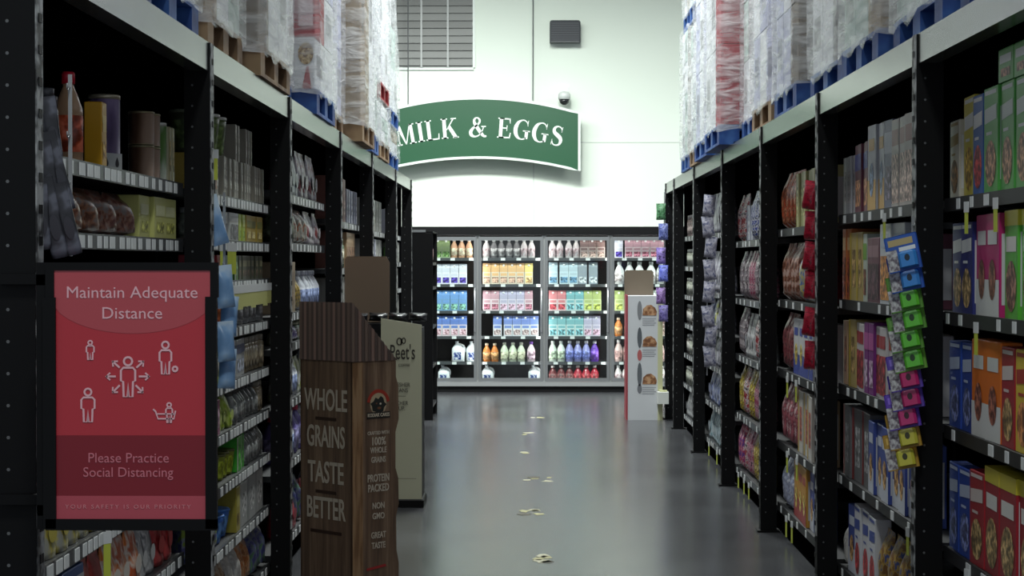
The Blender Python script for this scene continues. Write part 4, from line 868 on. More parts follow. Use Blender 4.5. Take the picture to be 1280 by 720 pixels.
cs('k_whtneck', 'milk_bottle', 'white long-necked bottle', 'bottle', 'bottle', (.12, .12, .30), (236, 234, 234), (226, 214, 214), (190, 196, 196))
cs('k_clear', 'juice_bottle', 'clear pinkish bottle', 'bottle', 'bottle', (.1, .1, .28), (206, 180, 176), (190, 150, 146), (226, 222, 222))
cs('k_jug', 'milk_jug', 'white plastic milk jug', 'milk jug', 'jug', (.165, .15, .26), (70, 80, 150))
DN = ['first cooler door', 'second cooler door', 'third cooler door', 'fourth cooler door']
COOL = [
    [[('k_green', 4), ('k_peach', 3)], [('k_orange', 1), ('k_grey', 1), ('k_violet', 5)], [('k_blue', 7)], [('k_bluepink', 7)], None, None],
    [[('k_pinkwht', 1), ('k_silver', 4), ('k_pinkwht', 3)], [('k_cream', 5), ('k_yellow', 3)], [('k_rose', 2), ('k_lilac', 3), ('k_rose', 2)], [('k_bluewht', 7)], [('k_amber', 2), ('k_sage', 3), ('k_vcap', 2)], None],
    [[('k_pinkwht', 4), ('k_brown', 4)], [('k_ice', 3), ('k_steel', 4)], [('k_redw', 2), ('k_tealw', 2), ('k_lime', 3)], [('k_tealw', 4), ('k_lilac', 3)], [('k_pale', 2), ('k_lav', 3), ('k_purple', 3)], [('k_dkred', 3), ('k_redb', 4)]],
    [[('k_violet', 1), ('k_rose', 6)], [('k_whtneck', 6)], [('k_lime', 2), ('k_pale', 5)], [('k_amber', 2), ('k_brown', 5)], [('k_clear', 7)], [('k_pinkwht', 7)]]]
SH6 = ['top', 'second', 'third', 'fourth', 'fifth', 'bottom']
for i in range(ND):
    xa = dx0 + i * PW + .06; wid = PW - .11
    for si, specs in enumerate(COOL[i]):
        if not specs: continue
        xo = xa + (.13 if (i, si) == (1, 3) else 0)
        def x_of(s, d, z=CS[si], xo=xo): return ((xo + s, DC + .14 + d / 2, z + .0), 0)
        hm = (CS[si - 1] if si else zt + .02) - CS[si] - .045
        row(specs, x_of, wid - (xo - xa), hm, f"{SH6[si]} shelf, {DN[i]}", f"the {SH6[si]} shelf behind {DN[i]}", gap=.004)
for x, z, lab in ((573, .367, 'white milk jug with blue label, first of the pair behind first cooler door'), (591, .367, 'white milk jug with blue label, second of the pair behind first cooler door'), (555, .105, 'lone white milk jug at the foot of the first cooler door'),
                  (610, .105, 'white milk jug at left foot of the second cooler door'), (668, .105, 'white milk jug at right foot of the second cooler door')):
    place('milk_jug', 'jug', (.165, .15, .25) if z > .2 else (.15, .14, .215), ((70, 80, 150),), (WX(x, DC + .2), DC + .22, z + .002), 0, lab, 'milk jug', 'milk jugs in the cooler')

# ------------------------------------------------------------------ black end panel at the end of the left rack
D = 20.35; e = empty('endcap_unit', 'tall black endcap shelf unit beyond the left rack', 'shelving', (WX(528, D), D, 0)); q = Matrix.Translation((-WX(528, D), -D, 0))
part('side_panel', MB().cbox(WX(507, D), WX(541, D), D, D + .03, 0, 1.9, M_BLACK, .006).xf(q), e)
part('side_panel', MB().cbox(WX(507, D), WX(541, D), D + .9, D + .93, 0, 1.9, M_BLACK, .006).xf(q), e)
part('top_panel', MB().box(WX(507, D), WX(541, D), D, D + .93, 1.9, 1.915, M_BLACK).xf(q), e)
part('top_rail', MB().box(WX(514, D), WX(532, D), D - .006, D + .0, 1.905, 1.93, M_CHROME).xf(q), e)
part('back_panel', MB().box(WX(507, D), WX(507, D) + .02, D + .03, D + .9, 0, 1.9, M_DARK).xf(q), e)
for z in (.15, .55, .95, 1.35, 1.6): part('shelf', MB().box(WX(507, D) + .02, WX(540, D), D + .03, D + .9, z - .03, z, M_SHELF).xf(q), e)
place('snack_bag', 'bag', (.2, .1, .22), ((200, 150, 140), (220, 190, 190), (170, 110, 110)), (WX(541, D) - .06, D + .2, 1.602), R(90), 'pinkish bag peeking from the black endcap unit', 'bag')

# ------------------------------------------------------------------ pancake-mix display with printed planks (faces away, corner toward the camera)
cxx, cyy = WX(440, 9.3), 9.3; wa, wb, zt_, zlow = .384, .285, 1.408, 1.135
kd = empty('cardboard_display', 'wood-print cardboard display with corrugated roof, reading WHOLE GRAINS TASTE BETTER', 'display', (cxx, cyy, 0))
ML_ = mat((196, 184, 168), .6); s2 = math.sqrt(.5)
MA = Matrix(((s2, s2, 0, -wa * s2), (-s2, s2, 0, wa * s2), (0, 0, 1, 0), (0, 0, 0, 1)))     # panel A: local x 0..wa, front -y
MBm = Matrix(((s2, -s2, 0, 0), (s2, s2, 0, 0), (0, 0, 1, 0), (0, 0, 0, 1)))                # panel B: local x 0..wb
def stripes(mb, x0, x1, zb_, ztop, y, n):
    st = (mat((106, 86, 76), .6), mat((80, 62, 56), .6), mat((128, 100, 90), .6), mat((76, 60, 54), .6))
    for i in range(n):
        a, b = x0 + (x1 - x0) * i / n, x0 + (x1 - x0) * (i + 1) / n; ta, tb = ztop(a), ztop(b); mid = (a + b) / 2; tm = (ta + tb) / 2
        if max(ta, tb) <= zb_ + .002: continue
        mb.add([(a, y, zb_), (mid, y - .007, zb_), (b, y, zb_), (b, y, tb), (mid, y - .007, tm), (a, y, ta)], [(0, 1, 4, 5), (1, 2, 3, 4)], st[i % 4])
pa = part('back_panel', MB().box(0, wa, 0, .012, 0, zt_, M_PLANK).xf(MA), kd)
m = MB(); stripes(m, -.004, wa + .004, 1.14, lambda x: zt_ + .006, -.003, 22); part('roof', m.xf(MA), pa, 'brown corrugated roof print')
def ink(par, txt, cx, zz, h, sx_, M, bold=.02, mm=None, space=1.0, y=-.003): return part('lettering', shift(text_mb(txt, h, mm or ML_, sx_, bold, .0008, space), cx, y, zz).xf(M), par)
kA = 9.45 / F
for t_, y_, sx_ in (('WHOLE', 513, .62), ('GRAINS', 559, .57), ('TASTE', 604, .66), ('BETTER', 649, .6)): ink(pa, t_, wa * .50, WZ(y_, 9.43), .098, sx_, MA)
for u0, u1, y_ in ((.3, .7, 526), (.3, .7, 618), (.2, .8, 668)): part('printed_rule', MB().box(wa * u0, wa * u1, -.002, -.0005, WZ(y_, 9.43), WZ(y_ - 4, 9.43), mat((58, 38, 28), .6)).xf(MA), pa)
ed = [(0, 0), (wb * .99, 0), (wb * 1.0, .18), (wb * .95, .24), (wb * .94, .40), (wb * 1.0, .46), (wb * .99, .58), (wb * .93, .63), (wb * .93, .8), (wb * 1.0, .86), (wb * .99, 1.02), (wb * .94, 1.06), (wb * .94, zlow), (0, zt_)]
m = MB().prism(ed, 0, .012, M_PLANK); pb = part('side_panel', m.xf(MBm), kd)
m = MB(); stripes(m, -.004, wb * .96, zlow + .004, lambda x: zt_ + .004 - (zt_ - zlow) * max(0, x) / (wb * .95), -.003, 14); part('roof', m.xf(MBm), pb, 'brown corrugated roof print')
part('plank_strip', MB().quad(.0, wb * .22, -.0015, 0, zlow, pm((120, 88, 60), (146, 112, 80), (160, 128, 96), 8, .6, (6, 6, .6))).xf(MBm), pb)
part('side_panel', MB().box(wa * s2 - .012, wa * s2, 0, .001, 0, .5, M_PLANK).box(0, wb * .94, -.012, 0, 0, zlow, M_PLANK).xf(Matrix.Translation((-wa * s2, wa * s2, 0)) @ MBm.to_3x3().to_4x4()), kd)
m = MB()
for z in (.2, .55, .9): m.box(.014, wa - .014, .02, wb * .9, z - .01, z, M_CARD)
part('shelf', m.xf(MA), kd)
for z in (.2, .55, .9):
    for i in range(3):
        p0 = MA @ Vector((.07 + i * .11, wb * .62, z)); place('mix_box', 'box', (.09, .05, .2), ((130, 60, 50), 'plain', (200, 180, 150), (110, 80, 60)), (cxx + p0.x, cyy + p0.y, z + .002), R(135), f"red-brown mix box {ORD[i]} in the wood-print display, {('lowest', 'middle', 'upper')[(.2, .55, .9).index(z)]} tray", 'box', 'mix boxes in the wood-print display')
# emblem on panel B
em = MB(); ez = WZ(506, 9.38); ecx = wb * .55; er = .062
em.ribbon([(ecx + er * math.cos(R(a)), ez + er * 1.0 * math.sin(R(a))) for a in range(10, 171, 16)], .017, -.0032, -.002, mat((168, 58, 44), .6))
em.ell(ecx, -.0026, ez + .002, er * .82, er * .86, mat((190, 170, 140), .6), 20)
em.prism([(ecx - .036, ez - .03), (ecx - .04, ez - .008), (ecx - .05, ez + .004), (ecx - .03, ez + .014), (ecx - .018, ez + .032), (ecx, ez + .024), (ecx + .014, ez + .038), (ecx + .03, ez + .028), (ecx + .036, ez + .008), (ecx + .05, ez - .002), (ecx + .034, ez - .016), (ecx + .03, ez - .034), (ecx, ez - .04)][::-1], -.0036, -.0028, mat((40, 42, 40), .6))
em.ell(ecx + .012, -.0040, ez + .002, .006, .005, mat((220, 210, 190), .6)); em.ell(ecx - .012, -.0040, ez + .004, .005, .004, mat((120, 80, 56), .6)); em.ell(ecx + .004, -.0040, ez - .018, .012, .006, mat((120, 80, 56), .6))
em.quad(ecx - er * 1.15, ecx + er * 1.15, -.0038, ez - .066, ez - .036, mat((44, 40, 38), .6))
part('emblem', em.xf(MBm), pb, 'round bear emblem with a dark banner')
ink(pb, 'KODIAK CAKES', ecx, ez - .058, .016, .82, MBm, .02, mat((214, 200, 180), .6), y=-.0045)
for t_, y_, h_, sx_ in (('CRAFTED WITH', 544, .016, .8), ('100%', 557, .036, .8), ('WHOLE', 567, .026, .74), ('GRAINS', 579, .026, .68), ('PROTEIN', 603, .034, .68), ('PACKED', 615.5, .034, .7), ('NON', 637, .028, .8), ('GMO', 650, .028, .8), ('GREAT', 674, .028, .72), ('TASTE', 687, .028, .74)): ink(pb, t_, wb * .55, WZ(y_, 9.38), h_, sx_, MBm, .025)
part('emblem', MB().prism([(wb * .3, WZ(714, 9.38)), (wb * .72, WZ(711, 9.38)), (wb * .7, WZ(708, 9.38)), (wb * .3, WZ(711, 9.38))], -.003, -.0015, mat((168, 50, 50), .6)).xf(MBm), pb)

# ------------------------------------------------------------------ coffee display behind it
D = 13.1; x0, x1 = -1.235, WX(527, D); pd = empty('cardboard_display', 'cream and black coffee display standing behind the wood-print display', 'display', ((x0 + x1) / 2, D, 0)); q = Matrix.Translation((-(x0 + x1) / 2, -D, 0))
ROT = Matrix.Translation((0, 0, 0))
part('base', MB().cbox(x0, x1 + .012, D - .012, D + .40, 0, .055, M_BLACK, .008).xf(q), pd, 'black base')
part('body', MB().box(x0, WX(478, D), D + .004, D + .40, .055, 1.20, M_BLACK).box(WX(478, D), x1 - .004, D + .014, D + .40, .055, 1.17, M_BLACK).xf(q), pd)
xl = WX(476, D); sp_ = MB().prism([(xl, .05), (x1, .05), (x1, WZ(406, D)), (xl, WZ(398, D))], D, D + .012, mat((192, 190, 164), .55)); sp_ = part('side_panel', sp_.xf(q), pd, 'cream side panel with coffee lettering')
INK = mat((56, 50, 44), .6)
def pt(t_, x, y, h_, sx_, b=.0, sh=None):
    m = text_mb(t_, h_, INK, sx_, b, .0008)
    return part('lettering', shift(m, WX(x, D), D - .002, WZ(y, D)).xf(q), sp_)
pt("Peet's", 503, 449, 18 * D / F, .52, .01); pt('COFFEE', 505, 458, 3.2 * D / F, .9)
pt('FRESHER', 501, 483.5, 5.0 * D / F, .82); pt('BEANS', 501, 490.5, 5.0 * D / F, .82); pt('RICHER', 500, 506.5, 5.0 * D / F, .82); pt('CUP.', 500, 513, 5.0 * D / F, .82)
part('printed_rule', MB().quad(WX(496, D), WX(507, D), D - .0016, WZ(495.6, D), WZ(495, D), INK).xf(q), sp_); part('printed_rule', MB().quad(WX(494, D), WX(520, D), D - .0016, WZ(599, D), WZ(598.4, D), mat((120, 116, 96), .6)).xf(q), sp_); m = MB()
m.ribbon([(WX(499, D) + .016 * math.cos(R(a)), WZ(427, D) + .022 * math.sin(R(a))) for a in range(0, 360, 30)], .008, D - .002, D - .0008, INK, True); part('emblem', m.xf(q), sp_); m = MB(); m.ribbon([(WX(504.5, D) + .011 * math.cos(R(a)), WZ(426, D) + .018 * math.sin(R(a))) for a in range(0, 360, 30)], .007, D - .002, D - .0008, INK, True); part('emblem', m.xf(q), sp_); m = MB(); m.box(WX(500.5, D), WX(502, D), D - .002, D - .0008, WZ(431, D), WZ(423, D), INK)
part('emblem', m.xf(q), sp_)
m = MB().prism([(WX(431, D + .42), .6), (WX(487, D + .42), .6), (WX(487, D + .42), WZ(328, D + .42)), (WX(483, D + .42), WZ(320.5, D + .42)), (WX(434, D + .42), WZ(320.5, D + .42)), (WX(431, D + .42), WZ(324, D + .42))], D + .405, D + .415, mat((112, 94, 78), .8)); part('header_card', m.xf(q), pd, 'plain brown back of the header card')
for i in range(4): place('coffee_bag', 'bag', (.125, .2, .055), ((12, 12, 14), (20, 20, 24), (34, 34, 38)), (-1.15 + i * .13, D + .14 + .03 * (i % 2), 1.212), .05, f"black coffee bag lying on the cream display, {ORD[i]} from left", 'bag', 'coffee bags on the cream display', tilt=(R(-4), R(3), 0))

# ------------------------------------------------------------------ bread display on the right
D = 20.4; x0, x1 = WX(783, D), WX(832, D) - .03; bd = empty('cardboard_display', 'white cardboard display with bread pictures by the right rack end', 'display', ((x0 + x1) / 2, D, 0)); q = Matrix.Translation((-(x0 + x1) / 2, -D, 0))
MWD = mat((196, 198, 202), .55)
b_ = part('body', MB().box(x0 + .012, x1, D, D + .45, 0, 1.26, MWD).xf(q), bd)
part('edge_strip', MB().box(x0, x0 + .014, D - .004, D + .45, 0, 1.27, mat((150, 50, 60), .6)).xf(q), bd, 'red edge')
m = MB().prism([(x0, 1.2), (WX(820, D), 1.2), (WX(820, D), 1.50), (WX(817.5, D), 1.52), (x0 + .02, 1.52), (x0, 1.50)], D + .452, D + .462, mat((104, 92, 78), .8)); part('header_card', m.xf(q), bd, 'plain brown header card')
part('side_strip', MB().box(x1 - .05, x1, D - .003, D - .001, 0, 1.25, mat((190, 190, 150), .6)).xf(q), bd)
for y in (388, 427, 474):
    part('bread_picture', MB().prism([(WX(812 + 9 * c, D), WZ(y - 7 * s_, D)) for c, s_ in ((-1, -.9), (.9, -.9), (1, -.2), (.75, .5), (.2, 1), (-.4, .9), (-.9, .3))], D - .004, D - .001, pm((110, 70, 44), (150, 104, 70), (184, 146, 110), 22, .6)).xf(q), b_, 'picture of a brown loaf')
    m = MB()
    for j in range(4): m.quad(WX(803, D), WX(820 - 2 * (j % 2), D), -0 + D - .0015, WZ(y + 11 + j * 2.6, D), WZ(y + 10 + j * 2.6, D), mat((140, 142, 148), .6))
    part('printed_text', m.xf(q), b_)
m = MB()
for y, h_, c in ((388, 12, (120, 122, 126)), (422, 13, (80, 84, 90)), (444, 7, (170, 90, 90)), (468, 15, (90, 94, 100)), (486, 6, (110, 112, 118))): m.ell(WX(799.5, D), D - .003, WZ(y, D), .024, h_ * D / F, mat(c, .6))
part('printed_knife', m.xf(q), b_)
part('leaflet_tray', MB().cbox(WX(821, D), WX(835, D), D - .13, D - .004, WZ(504, D), WZ(489, D), mat((206, 208, 204), .55), .004).box(WX(824, D), WX(833, D), D - .11, D - .04, WZ(489, D), WZ(487, D), mat((196, 196, 150), .6)).xf(q), bd)

# ------------------------------------------------------------------ red distance sign in its black frame
D = 4.52; k = D / F; sgn_ = empty('poster_stand', 'red poster sign in black frame, Maintain Adequate Distance, before the left rack', 'sign', (WX(165, D), D, WZ(662, D))); q = Matrix.Translation((-WX(165, D), -D, -WZ(662, D)))
X = lambda x: WX(x, D); Z = lambda y: WZ(y, D)
m = MB().box(X(55), X(272), D, D + .012, Z(338), Z(328), M_BLACK).box(X(55), X(66), D, D + .012, Z(662), Z(338), M_BLACK).box(X(262), X(272), D, D + .012, Z(372), Z(338), M_BLACK).box(X(256), X(270), D - .004, D + .014, Z(662), Z(371), M_BLACK).box(X(52), X(68), D - .004, D + .014, Z(662), Z(372), M_BLACK).box(X(55), X(270), D - .004, D + .014, Z(664), Z(650), M_BLACK)
part('frame', m.xf(q), sgn_, 'black metal frame')
RED = mat((180, 44, 56), .4)
pst = MB().box(X(64), X(264), D + .004, D + .010, Z(652), Z(336), RED)
cut = [(X(64 + i * 10), Z(min(417, 368 + 49 * math.sqrt(max(0, 1 - ((64 + i * 10 - 164) / 104) ** 2))))) for i in range(21)]
pst.prism(cut + [(X(264), Z(337)), (X(64), Z(337))], D + .0032, D + .0042, mat((176, 70, 78), .4))
pst.quad(X(64), X(264), D + .0032, Z(621), Z(545), mat((124, 16, 32), .4)); pst.quad(X(64), X(264), D + .0032, Z(651), Z(621), mat((174, 70, 82), .4))
pst = part('poster', pst.xf(q), sgn_, 'red printed poster')
INKP = mat((226, 176, 184), .5); INKQ = mat((196, 110, 122), .5); INKR = mat((210, 130, 138), .5)
def st(t_, x, y, h, wpx, mm, space=1.0, bold=0.0):
    m = text_mb(t_, h * k, mm, 1.0, bold, .0006, space); xs = [v[0] for v in m.v]; sc_ = wpx * k / (max(xs) - min(xs)); mid = (max(xs) + min(xs)) / 2
    m.v = [((v[0] - mid) * sc_, v[1], v[2]) for v in m.v]; return part('lettering', shift(m, X(x), D + .0024, Z(y)).xf(q), pst)
st('Maintain Adequate', 164, 372.5, 14.5, 164, INKP); st('Distance', 164, 398.5, 14.5, 75, INKP)
st('Please Practice', 159, 579, 12, 101, INKQ); st('Social Distancing', 158.5, 597, 12, 113, INKQ); st('YOUR SAFETY IS OUR PRIORITY', 158, 637, 5, 158, INKR, 1.4)
def person(cx, ytop, h, wdt, m, child=False):
    t = 2.6 * k * (h / 50) ** .4; y_ = D + .0022; u = h / 50.0
    r = 5.2 * u * k; m.ribbon([(X(cx) + r * math.cos(R(a)), Z(ytop + 5.5 * u) + r * math.sin(R(a))) for a in range(0, 360, 24)], t, y_, y_ + .001, INKP, True)
    P = [(-9, 30), (-9, 17), (-6, 13.5), (6, 13.5), (9, 17), (9, 30), (6.2, 31), (5.6, 50), (.8, 50), (0, 33), (-.8, 50), (-5.6, 50), (-6.2, 31)]
    m.ribbon([(X(cx + a * u * wdt), Z(ytop + b * u)) for a, b in P], t, y_, y_ + .001, INKP, True)
FIG = []
def fig(*a): FIG.append(MB()); person(*a, FIG[-1])
fig(158.5, 446.5, 50, 1.0); fig(111, 426, 24, 1.1); fig(205.5, 427, 41, 1.0); fig(108, 486, 42, 1.1); fig(210, 504, 25, .9)
for m in FIG: part('pictogram', m.xf(q), pst, 'outlined standing figure')
for (ax, ay, bx, by) in ((148, 460, 139, 452), (169, 460, 178, 452), (143, 471, 131, 471), (172, 471, 185, 471), (148, 482, 139, 491), (168, 482, 177, 491)):
    m = MB(); dx, dy = bx - ax, by - ay; L = math.hypot(dx, dy); ux, uy = dx / L, dy / L
    m.ribbon([(X(ax), Z(ay)), (X(bx), Z(by))], 2.4 * k, D + .0022, D + .0032, INKP)
    m.ribbon([(X(bx - 5 * ux - 4.5 * uy), Z(by - 5 * uy + 4.5 * ux)), (X(bx), Z(by)), (X(bx - 5 * ux + 4.5 * uy), Z(by - 5 * uy - 4.5 * ux))], 2.2 * k, D + .0022, D + .0032, INKP); part('arrow', m.xf(q), pst)
m = MB(); m.ribbon([(X(217.5 + 3 * math.cos(R(a))), Z(461.5 + 3 * math.sin(R(a)))) for a in range(0, 360, 40)], 2.6 * k, D + .0022, D + .0032, INKP, True); part('ball', m.xf(q), pst); m = MB()
m.ribbon([(X(190), Z(512)), (X(193), Z(515)), (X(196), Z(524)), (X(216), Z(524)), (X(218), Z(514))], 2 * k, D + .0022, D + .0032, INKP); m.ribbon([(X(195), Z(518)), (X(217), Z(518))], 1.6 * k, D + .0022, D + .0032, INKP)
part('pictogram', m.xf(q), pst, 'outlined trolley')
m = MB()
for z in (Z(350), Z(640)): m.box(X(42), X(58), D + .012, 4.7595, z - .012, z + .012, M_BLACK).box(-1.262, X(44), 4.735, 4.7595, z - .012, z + .012, M_BLACK)
m.box(X(42), X(60), D + .012, D + .026, Z(664), Z(328), M_BLACK); part('bracket', m.xf(q), sgn_, 'black bracket holding it to the rack upright')

# ------------------------------------------------------------------ things hanging at the uprights
def hang_strip(loc, z0, z1, label):
    o = empty('clip_strip', label, 'clip strip', (loc[0], loc[1], z0), 0, 'clip strips on the uprights')
    part('strip', MB().box(-.005, .005, -.001, .001, 0, z1 - z0, mat((150, 152, 154), .4)), o)
    for i in range(int((z1 - z0) / .12)): part('hook', MB().tube([(0, 0, z1 - z0 - .03 - i * .12), (0, -.03, z1 - z0 - .04 - i * .12), (0, -.035, z1 - z0 - .025 - i * .12)], .002, M_CHROME, 5), o)
hang_strip((1.335, 7.085, 0), WZ(575, 7.08), WZ(270, 7.08), 'clear clip strip of hanging cards on the first right upright')
HC = [('blue', (44, 92, 180), (60, 140, 220)), ('blue', (44, 92, 180), (60, 140, 220)), ('lime green', (96, 150, 60), (100, 200, 60)), ('lime green', (96, 150, 60), (100, 200, 60)), ('lime green', (96, 150, 60), (100, 200, 60)), ('lime green', (110, 160, 60), (100, 200, 60)),
      ('purple', (92, 66, 170), (196, 40, 110)), ('purple', (92, 66, 170), (196, 40, 110)), ('purple', (100, 66, 180), (200, 50, 120)), ('yellow', (176, 140, 50), (206, 200, 70)), ('yellow', (176, 140, 50), (206, 200, 70))]
HY = [292, 317, 342, 367, 392, 417, 441, 465, 489, 514, 540]
for i, ((cn, c1, c2), y) in enumerate(zip(HC, HY)):
    D = 6.74 + .028 * i; hpx = 46; xc = 1131 + (i % 2) * 3 + (1, 1, 3, 4, 4, 5, 3, 2, 1, -1, -1)[i]
    o = empty('hanging_package', f"{cn} carded package hanging on the first right upright, {ORD[i]} from top", 'package', (WX(xc, D), D, WZ(y + hpx, D)), R(-14), 'carded packages on the first right upright')
    o.rotation_euler = (R(-10), R(-13), R(-22)); w2 = .056; hh = hpx * D / F
    part('card', MB().cbox(-w2, w2, 0, .003, 0, hh, mat(c1, .4), .004), o)
    m = MB().box(-w2 * .8, w2 * .7, -.001, 0, hh * .72, hh * .9, mat((190, 170, 120) if i < 2 else tuple(min(255, v + 50) for v in c1), .5)).box(-w2 * .2, w2 * .8, -.001, 0, hh * .55, hh * .66, M_WHITE).box(-w2, -w2 * .35, -.001, 0, .004, hh * .62, pm((110, 100, 110), (170, 166, 170), (206, 206, 206), 60)); part('printed_panel', m, o)
    part('blister', MB().cbox(-w2 * .25, w2 * .85, -.03, 0, hh * .06, hh * .5, mat(c2, .25), .008).ell(w2 * .3, -.0305, hh * .3, .009, .012, mat(tuple(int(v * .3) for v in c2), .3)), o)
def hang(name, words_, cat, kind, dims, args, x, y, D, rz, tilt, group): return place(name, kind, dims, args, (WX(x, D), D, WZ(y, D)), rz, words_, cat, group, tilt=tilt)
hang_strip((1.395, 9.85, 0), WZ(470, 9.8), WZ(195, 9.8), 'clip strip of red net bags beside the second right upright')
for i, y in enumerate((262, 300, 338, 374, 420, 462)):
    hang('net_bag', f"red net bag on the clip strip beside second right upright, {ORD[i]} from top", 'bag', 'bag', (.085, .06, .14), ((150, 20, 44), (190, 30, 60), (120, 16, 36), 60), 1011 + (i % 2) * 3, y, 9.78, R(-40), (0, R(8 - 6 * (i % 2)), 0), 'red net bags on the clip strip')
hang_strip((1.325, 20.29, 0), WZ(400, 20.3), WZ(240, 20.3), 'clip strip at the far end of the right rack')
for i, (y, c) in enumerate(((275, (60, 110, 70)), (300, (80, 90, 150)), (330, (110, 90, 160)), (352, (90, 100, 190)), (380, (120, 90, 150)), (402, (90, 80, 140)))):
    hang('snack_bag', f"{'green' if i == 0 else 'violet-blue'} small bag hung at the right rack's far end, {ORD[i]} from top", 'bag', 'bag', (.1, .05, .165), (c, tuple(min(255, v + 40) for v in c), tuple(int(v * .7) for v in c)), 826 + (i % 2) * 3, y, 20.22 - .06 * (i % 2), R(-20), (0, 0, 0), 'small bags at the far end of the right rack')
hang_strip((1.375, 15.885, 0), WZ(470, 15.8), WZ(245, 15.8), 'clip strip of grey foil bags beside the fifth right upright')
for i, y in enumerate((270, 296, 322, 350, 378, 408, 432, 458)):
    hang('snack_bag', f"grey foil bag on the clip strip beside the fifth right upright, {ORD[i]} from top", 'bag', 'bag', (.11, .06, .165), ((130, 128, 146), (170, 168, 180), (90, 92, 120)), 885 + (i * 5 % 4), y, 15.8, R(-35), (0, R(6 * (-1) ** i), 0), 'grey foil bags on the clip strip')
hang_strip((-1.17, 7.62, 0), WZ(490, 7.6), WZ(240, 7.6), 'clip strip of pale blue bags in the second left bay')
for i, (x, y, rl, hh) in enumerate(((262, 306, -16, .19), (256, 352, -8, .17), (270, 372, -20, .2), (283, 385, -6, .16), (284, 420, 4, .15), (283, 452, -4, .15), (282, 486, 3, .15))):
    hang('snack_bag', f"light blue long bag hanging in second left bay, {ORD[i]} from top", 'bag', 'bag', (.07, .045, hh), ((120, 160, 206), (150, 186, 226), (190, 210, 230), 10), x + (0 if i != 0 else 14), y, 7.55 - .075 * (i % 2), R(30), (0, R(rl), 0), 'light blue bags on the clip strip')
hang_strip((-1.165, 5.06, 0), WZ(320, 5), WZ(90, 5), 'clip strip of black packs on the first left upright')
for i, (x, y, rl, hh) in enumerate(((68, 200, -8, .16), (84, 262, -16, .2), (66, 262, -10, .17), (92, 318, -14, .18), (74, 322, -12, .2), (52, 312, -4, .16))):
    hang('hanging_pack', f"slim black pack hanging beside the first left upright, {ORD[i]} from top", 'package', 'pouch', (.042, .02, hh), ((34, 34, 40), (52, 52, 60), (90, 92, 104)), x, y, 5.03 - .03 * i, R(24), (R(4), R(rl), 0), 'black packs on the clip strip')

# ------------------------------------------------------------------ sale tags on the shelf edges
def sale_tag(X0, D, z, w_, h_, label, sgn, tilt=0.0, m=M_YTAG):
    o = empty('sale_tag', label, 'shelf tag', (X0, D, z), R(-90 * sgn) + tilt, 'yellow sale tags hanging from shelf edges')
    part('tag_card', MB().box(-w_ / 2, w_ / 2, -.002, -.0005, -h_, -.02, m), o); part('tag_clip', MB().box(-w_ / 2 - .004, w_ / 2 + .004, -.003, 0, -.024, .012, M_TAG), o, 'white clip')
for n, (x, D, zi, bn) in enumerate(((1208, 6.7, 0, 'nearest right bay, top shelf, first'), (1245, 6.28, 0, 'nearest right bay, top shelf, second'), (1222, 6.55, 1, 'nearest right bay, second shelf'), (1210, 6.68, 3, 'nearest right bay, fourth shelf'),
                                 (1106, 8.26, 0, 'second right bay, top shelf'), (1136, 7.73, 3, 'second right bay, fourth shelf'))):
    sale_tag(SR - .004, D, RZ[zi] - .03, .026, .095, f"yellow sale tag hanging from shelf edge, {bn}", 1, R(12))
for n, (x, z, bn) in enumerate(((985, .975, 'third right bay, third shelf, first'), (996, .975, 'third right bay, third shelf, second'), (985, .55, 'third right bay, fourth shelf, first'), (997, .55, 'third right bay, fourth shelf, second'), (984, .18, 'third right bay, bottom shelf, first'), (991, .18, 'third right bay, bottom shelf, second'))):
    sale_tag(SR - .004, SR * F / (x - 666), z - .03, .026, .11, f"yellow sale tag hanging from shelf edge, {bn}", 1, R(12))
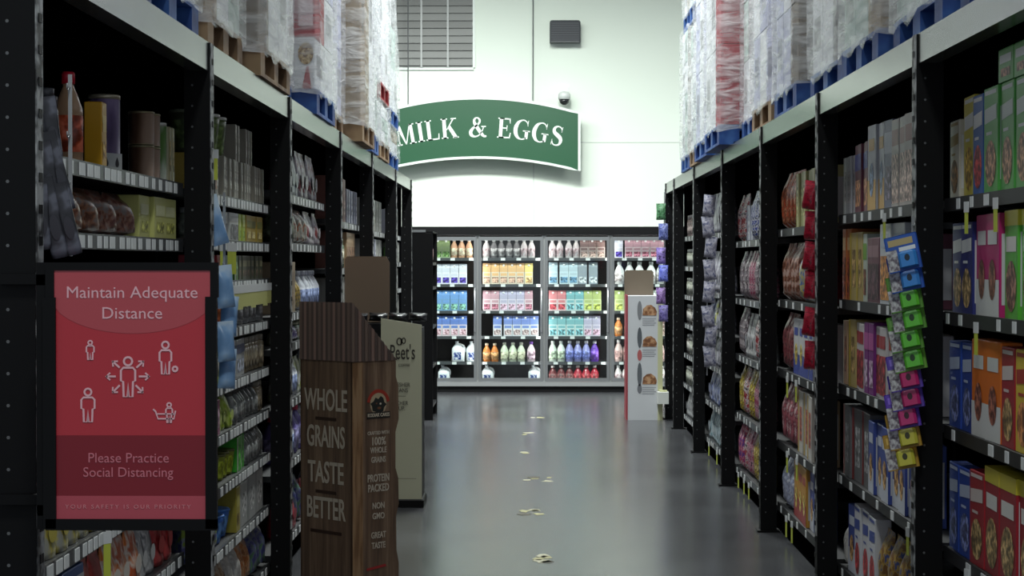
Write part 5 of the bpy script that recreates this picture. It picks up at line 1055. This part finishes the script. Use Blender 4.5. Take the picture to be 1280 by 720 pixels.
for n, (x, z, bn) in enumerate(((887, .15, 'fifth right bay, first'), (897, .15, 'fifth right bay, second'), (924, .15, 'fourth right bay, first'), (931, .15, 'fourth right bay, second'), (937, .15, 'fourth right bay, third'))):
    sale_tag(SR - .004, SR * F / (x - 666), z - .03, .026, .10, f"pale yellow tag above the floor, {bn}", 1, R(10))
sale_tag(-SL + .004, SL * F / (666 - 266), WZ(190, 8.0) - .0, .03, .11, 'bright yellow-green tag slanting from the top shelf, second left bay', -1, R(-50))
for n in range(11):
    sale_tag(-SL + .004, 8.32 + n * .135, 1.49, .105, .085 if n % 3 else .095, f"pale yellow coupon hanging under third shelf, second left bay, {ORD[n]} from left", -1, R(-4), mat((206, 206, 128), .5))
for n, D in enumerate((8.22, 8.42, 8.54)):
    sale_tag(-SL + .004, D, 1.67, .035, .12, f"narrow yellow tag on the second shelf, second left bay, {ORD[n]} from left", -1, R(-20))
sale_tag(-SL + .004, 5.98, .785, .03, .13, 'neon yellow tag below the red sign', -1, R(-30))

# ------------------------------------------------------------------ worn floor decals down the aisle
for n, (x, y, wpx) in enumerate(((670, 700, 38), (668, 642, 34), (673, 600, 30), (660, 567, 12), (659, 542, 12), (672, 523, 18))):
    D = CAM_Z * F / (y - 328); wd = wpx * D / F; o = empty('floor_decal', f"worn yellowish floor decal scrap, {ORD[n]} from the near end of the aisle", 'floor decal', (WX(x, D), D, 0), 0, 'worn floor decals down the aisle'); rr = random.Random(n)
    for j in range(5 if wpx > 20 else 2):
        cx_, cy_ = rr.uniform(-.5, .5) * wd, rr.uniform(-.16, .16); r_ = rr.uniform(.02, .045); nn = 9
        ring = [(cx_ + r_ * rr.uniform(.6, 1.5) * math.cos(6.2832 * i / nn), cy_ + r_ * rr.uniform(.8, 2.2) * math.sin(6.2832 * i / nn)) for i in range(nn)]
        mm = mat(((176, 172, 128), (190, 186, 160), (92, 88, 76))[j % 3], .7)
        part('scrap', MB().add([(a, b, .0015) for a, b in ring] + [(a, b, 0) for a, b in ring], [tuple(range(nn))] + [(i, (i + 1) % nn, nn + (i + 1) % nn, nn + i) for i in range(nn)], mm), o)
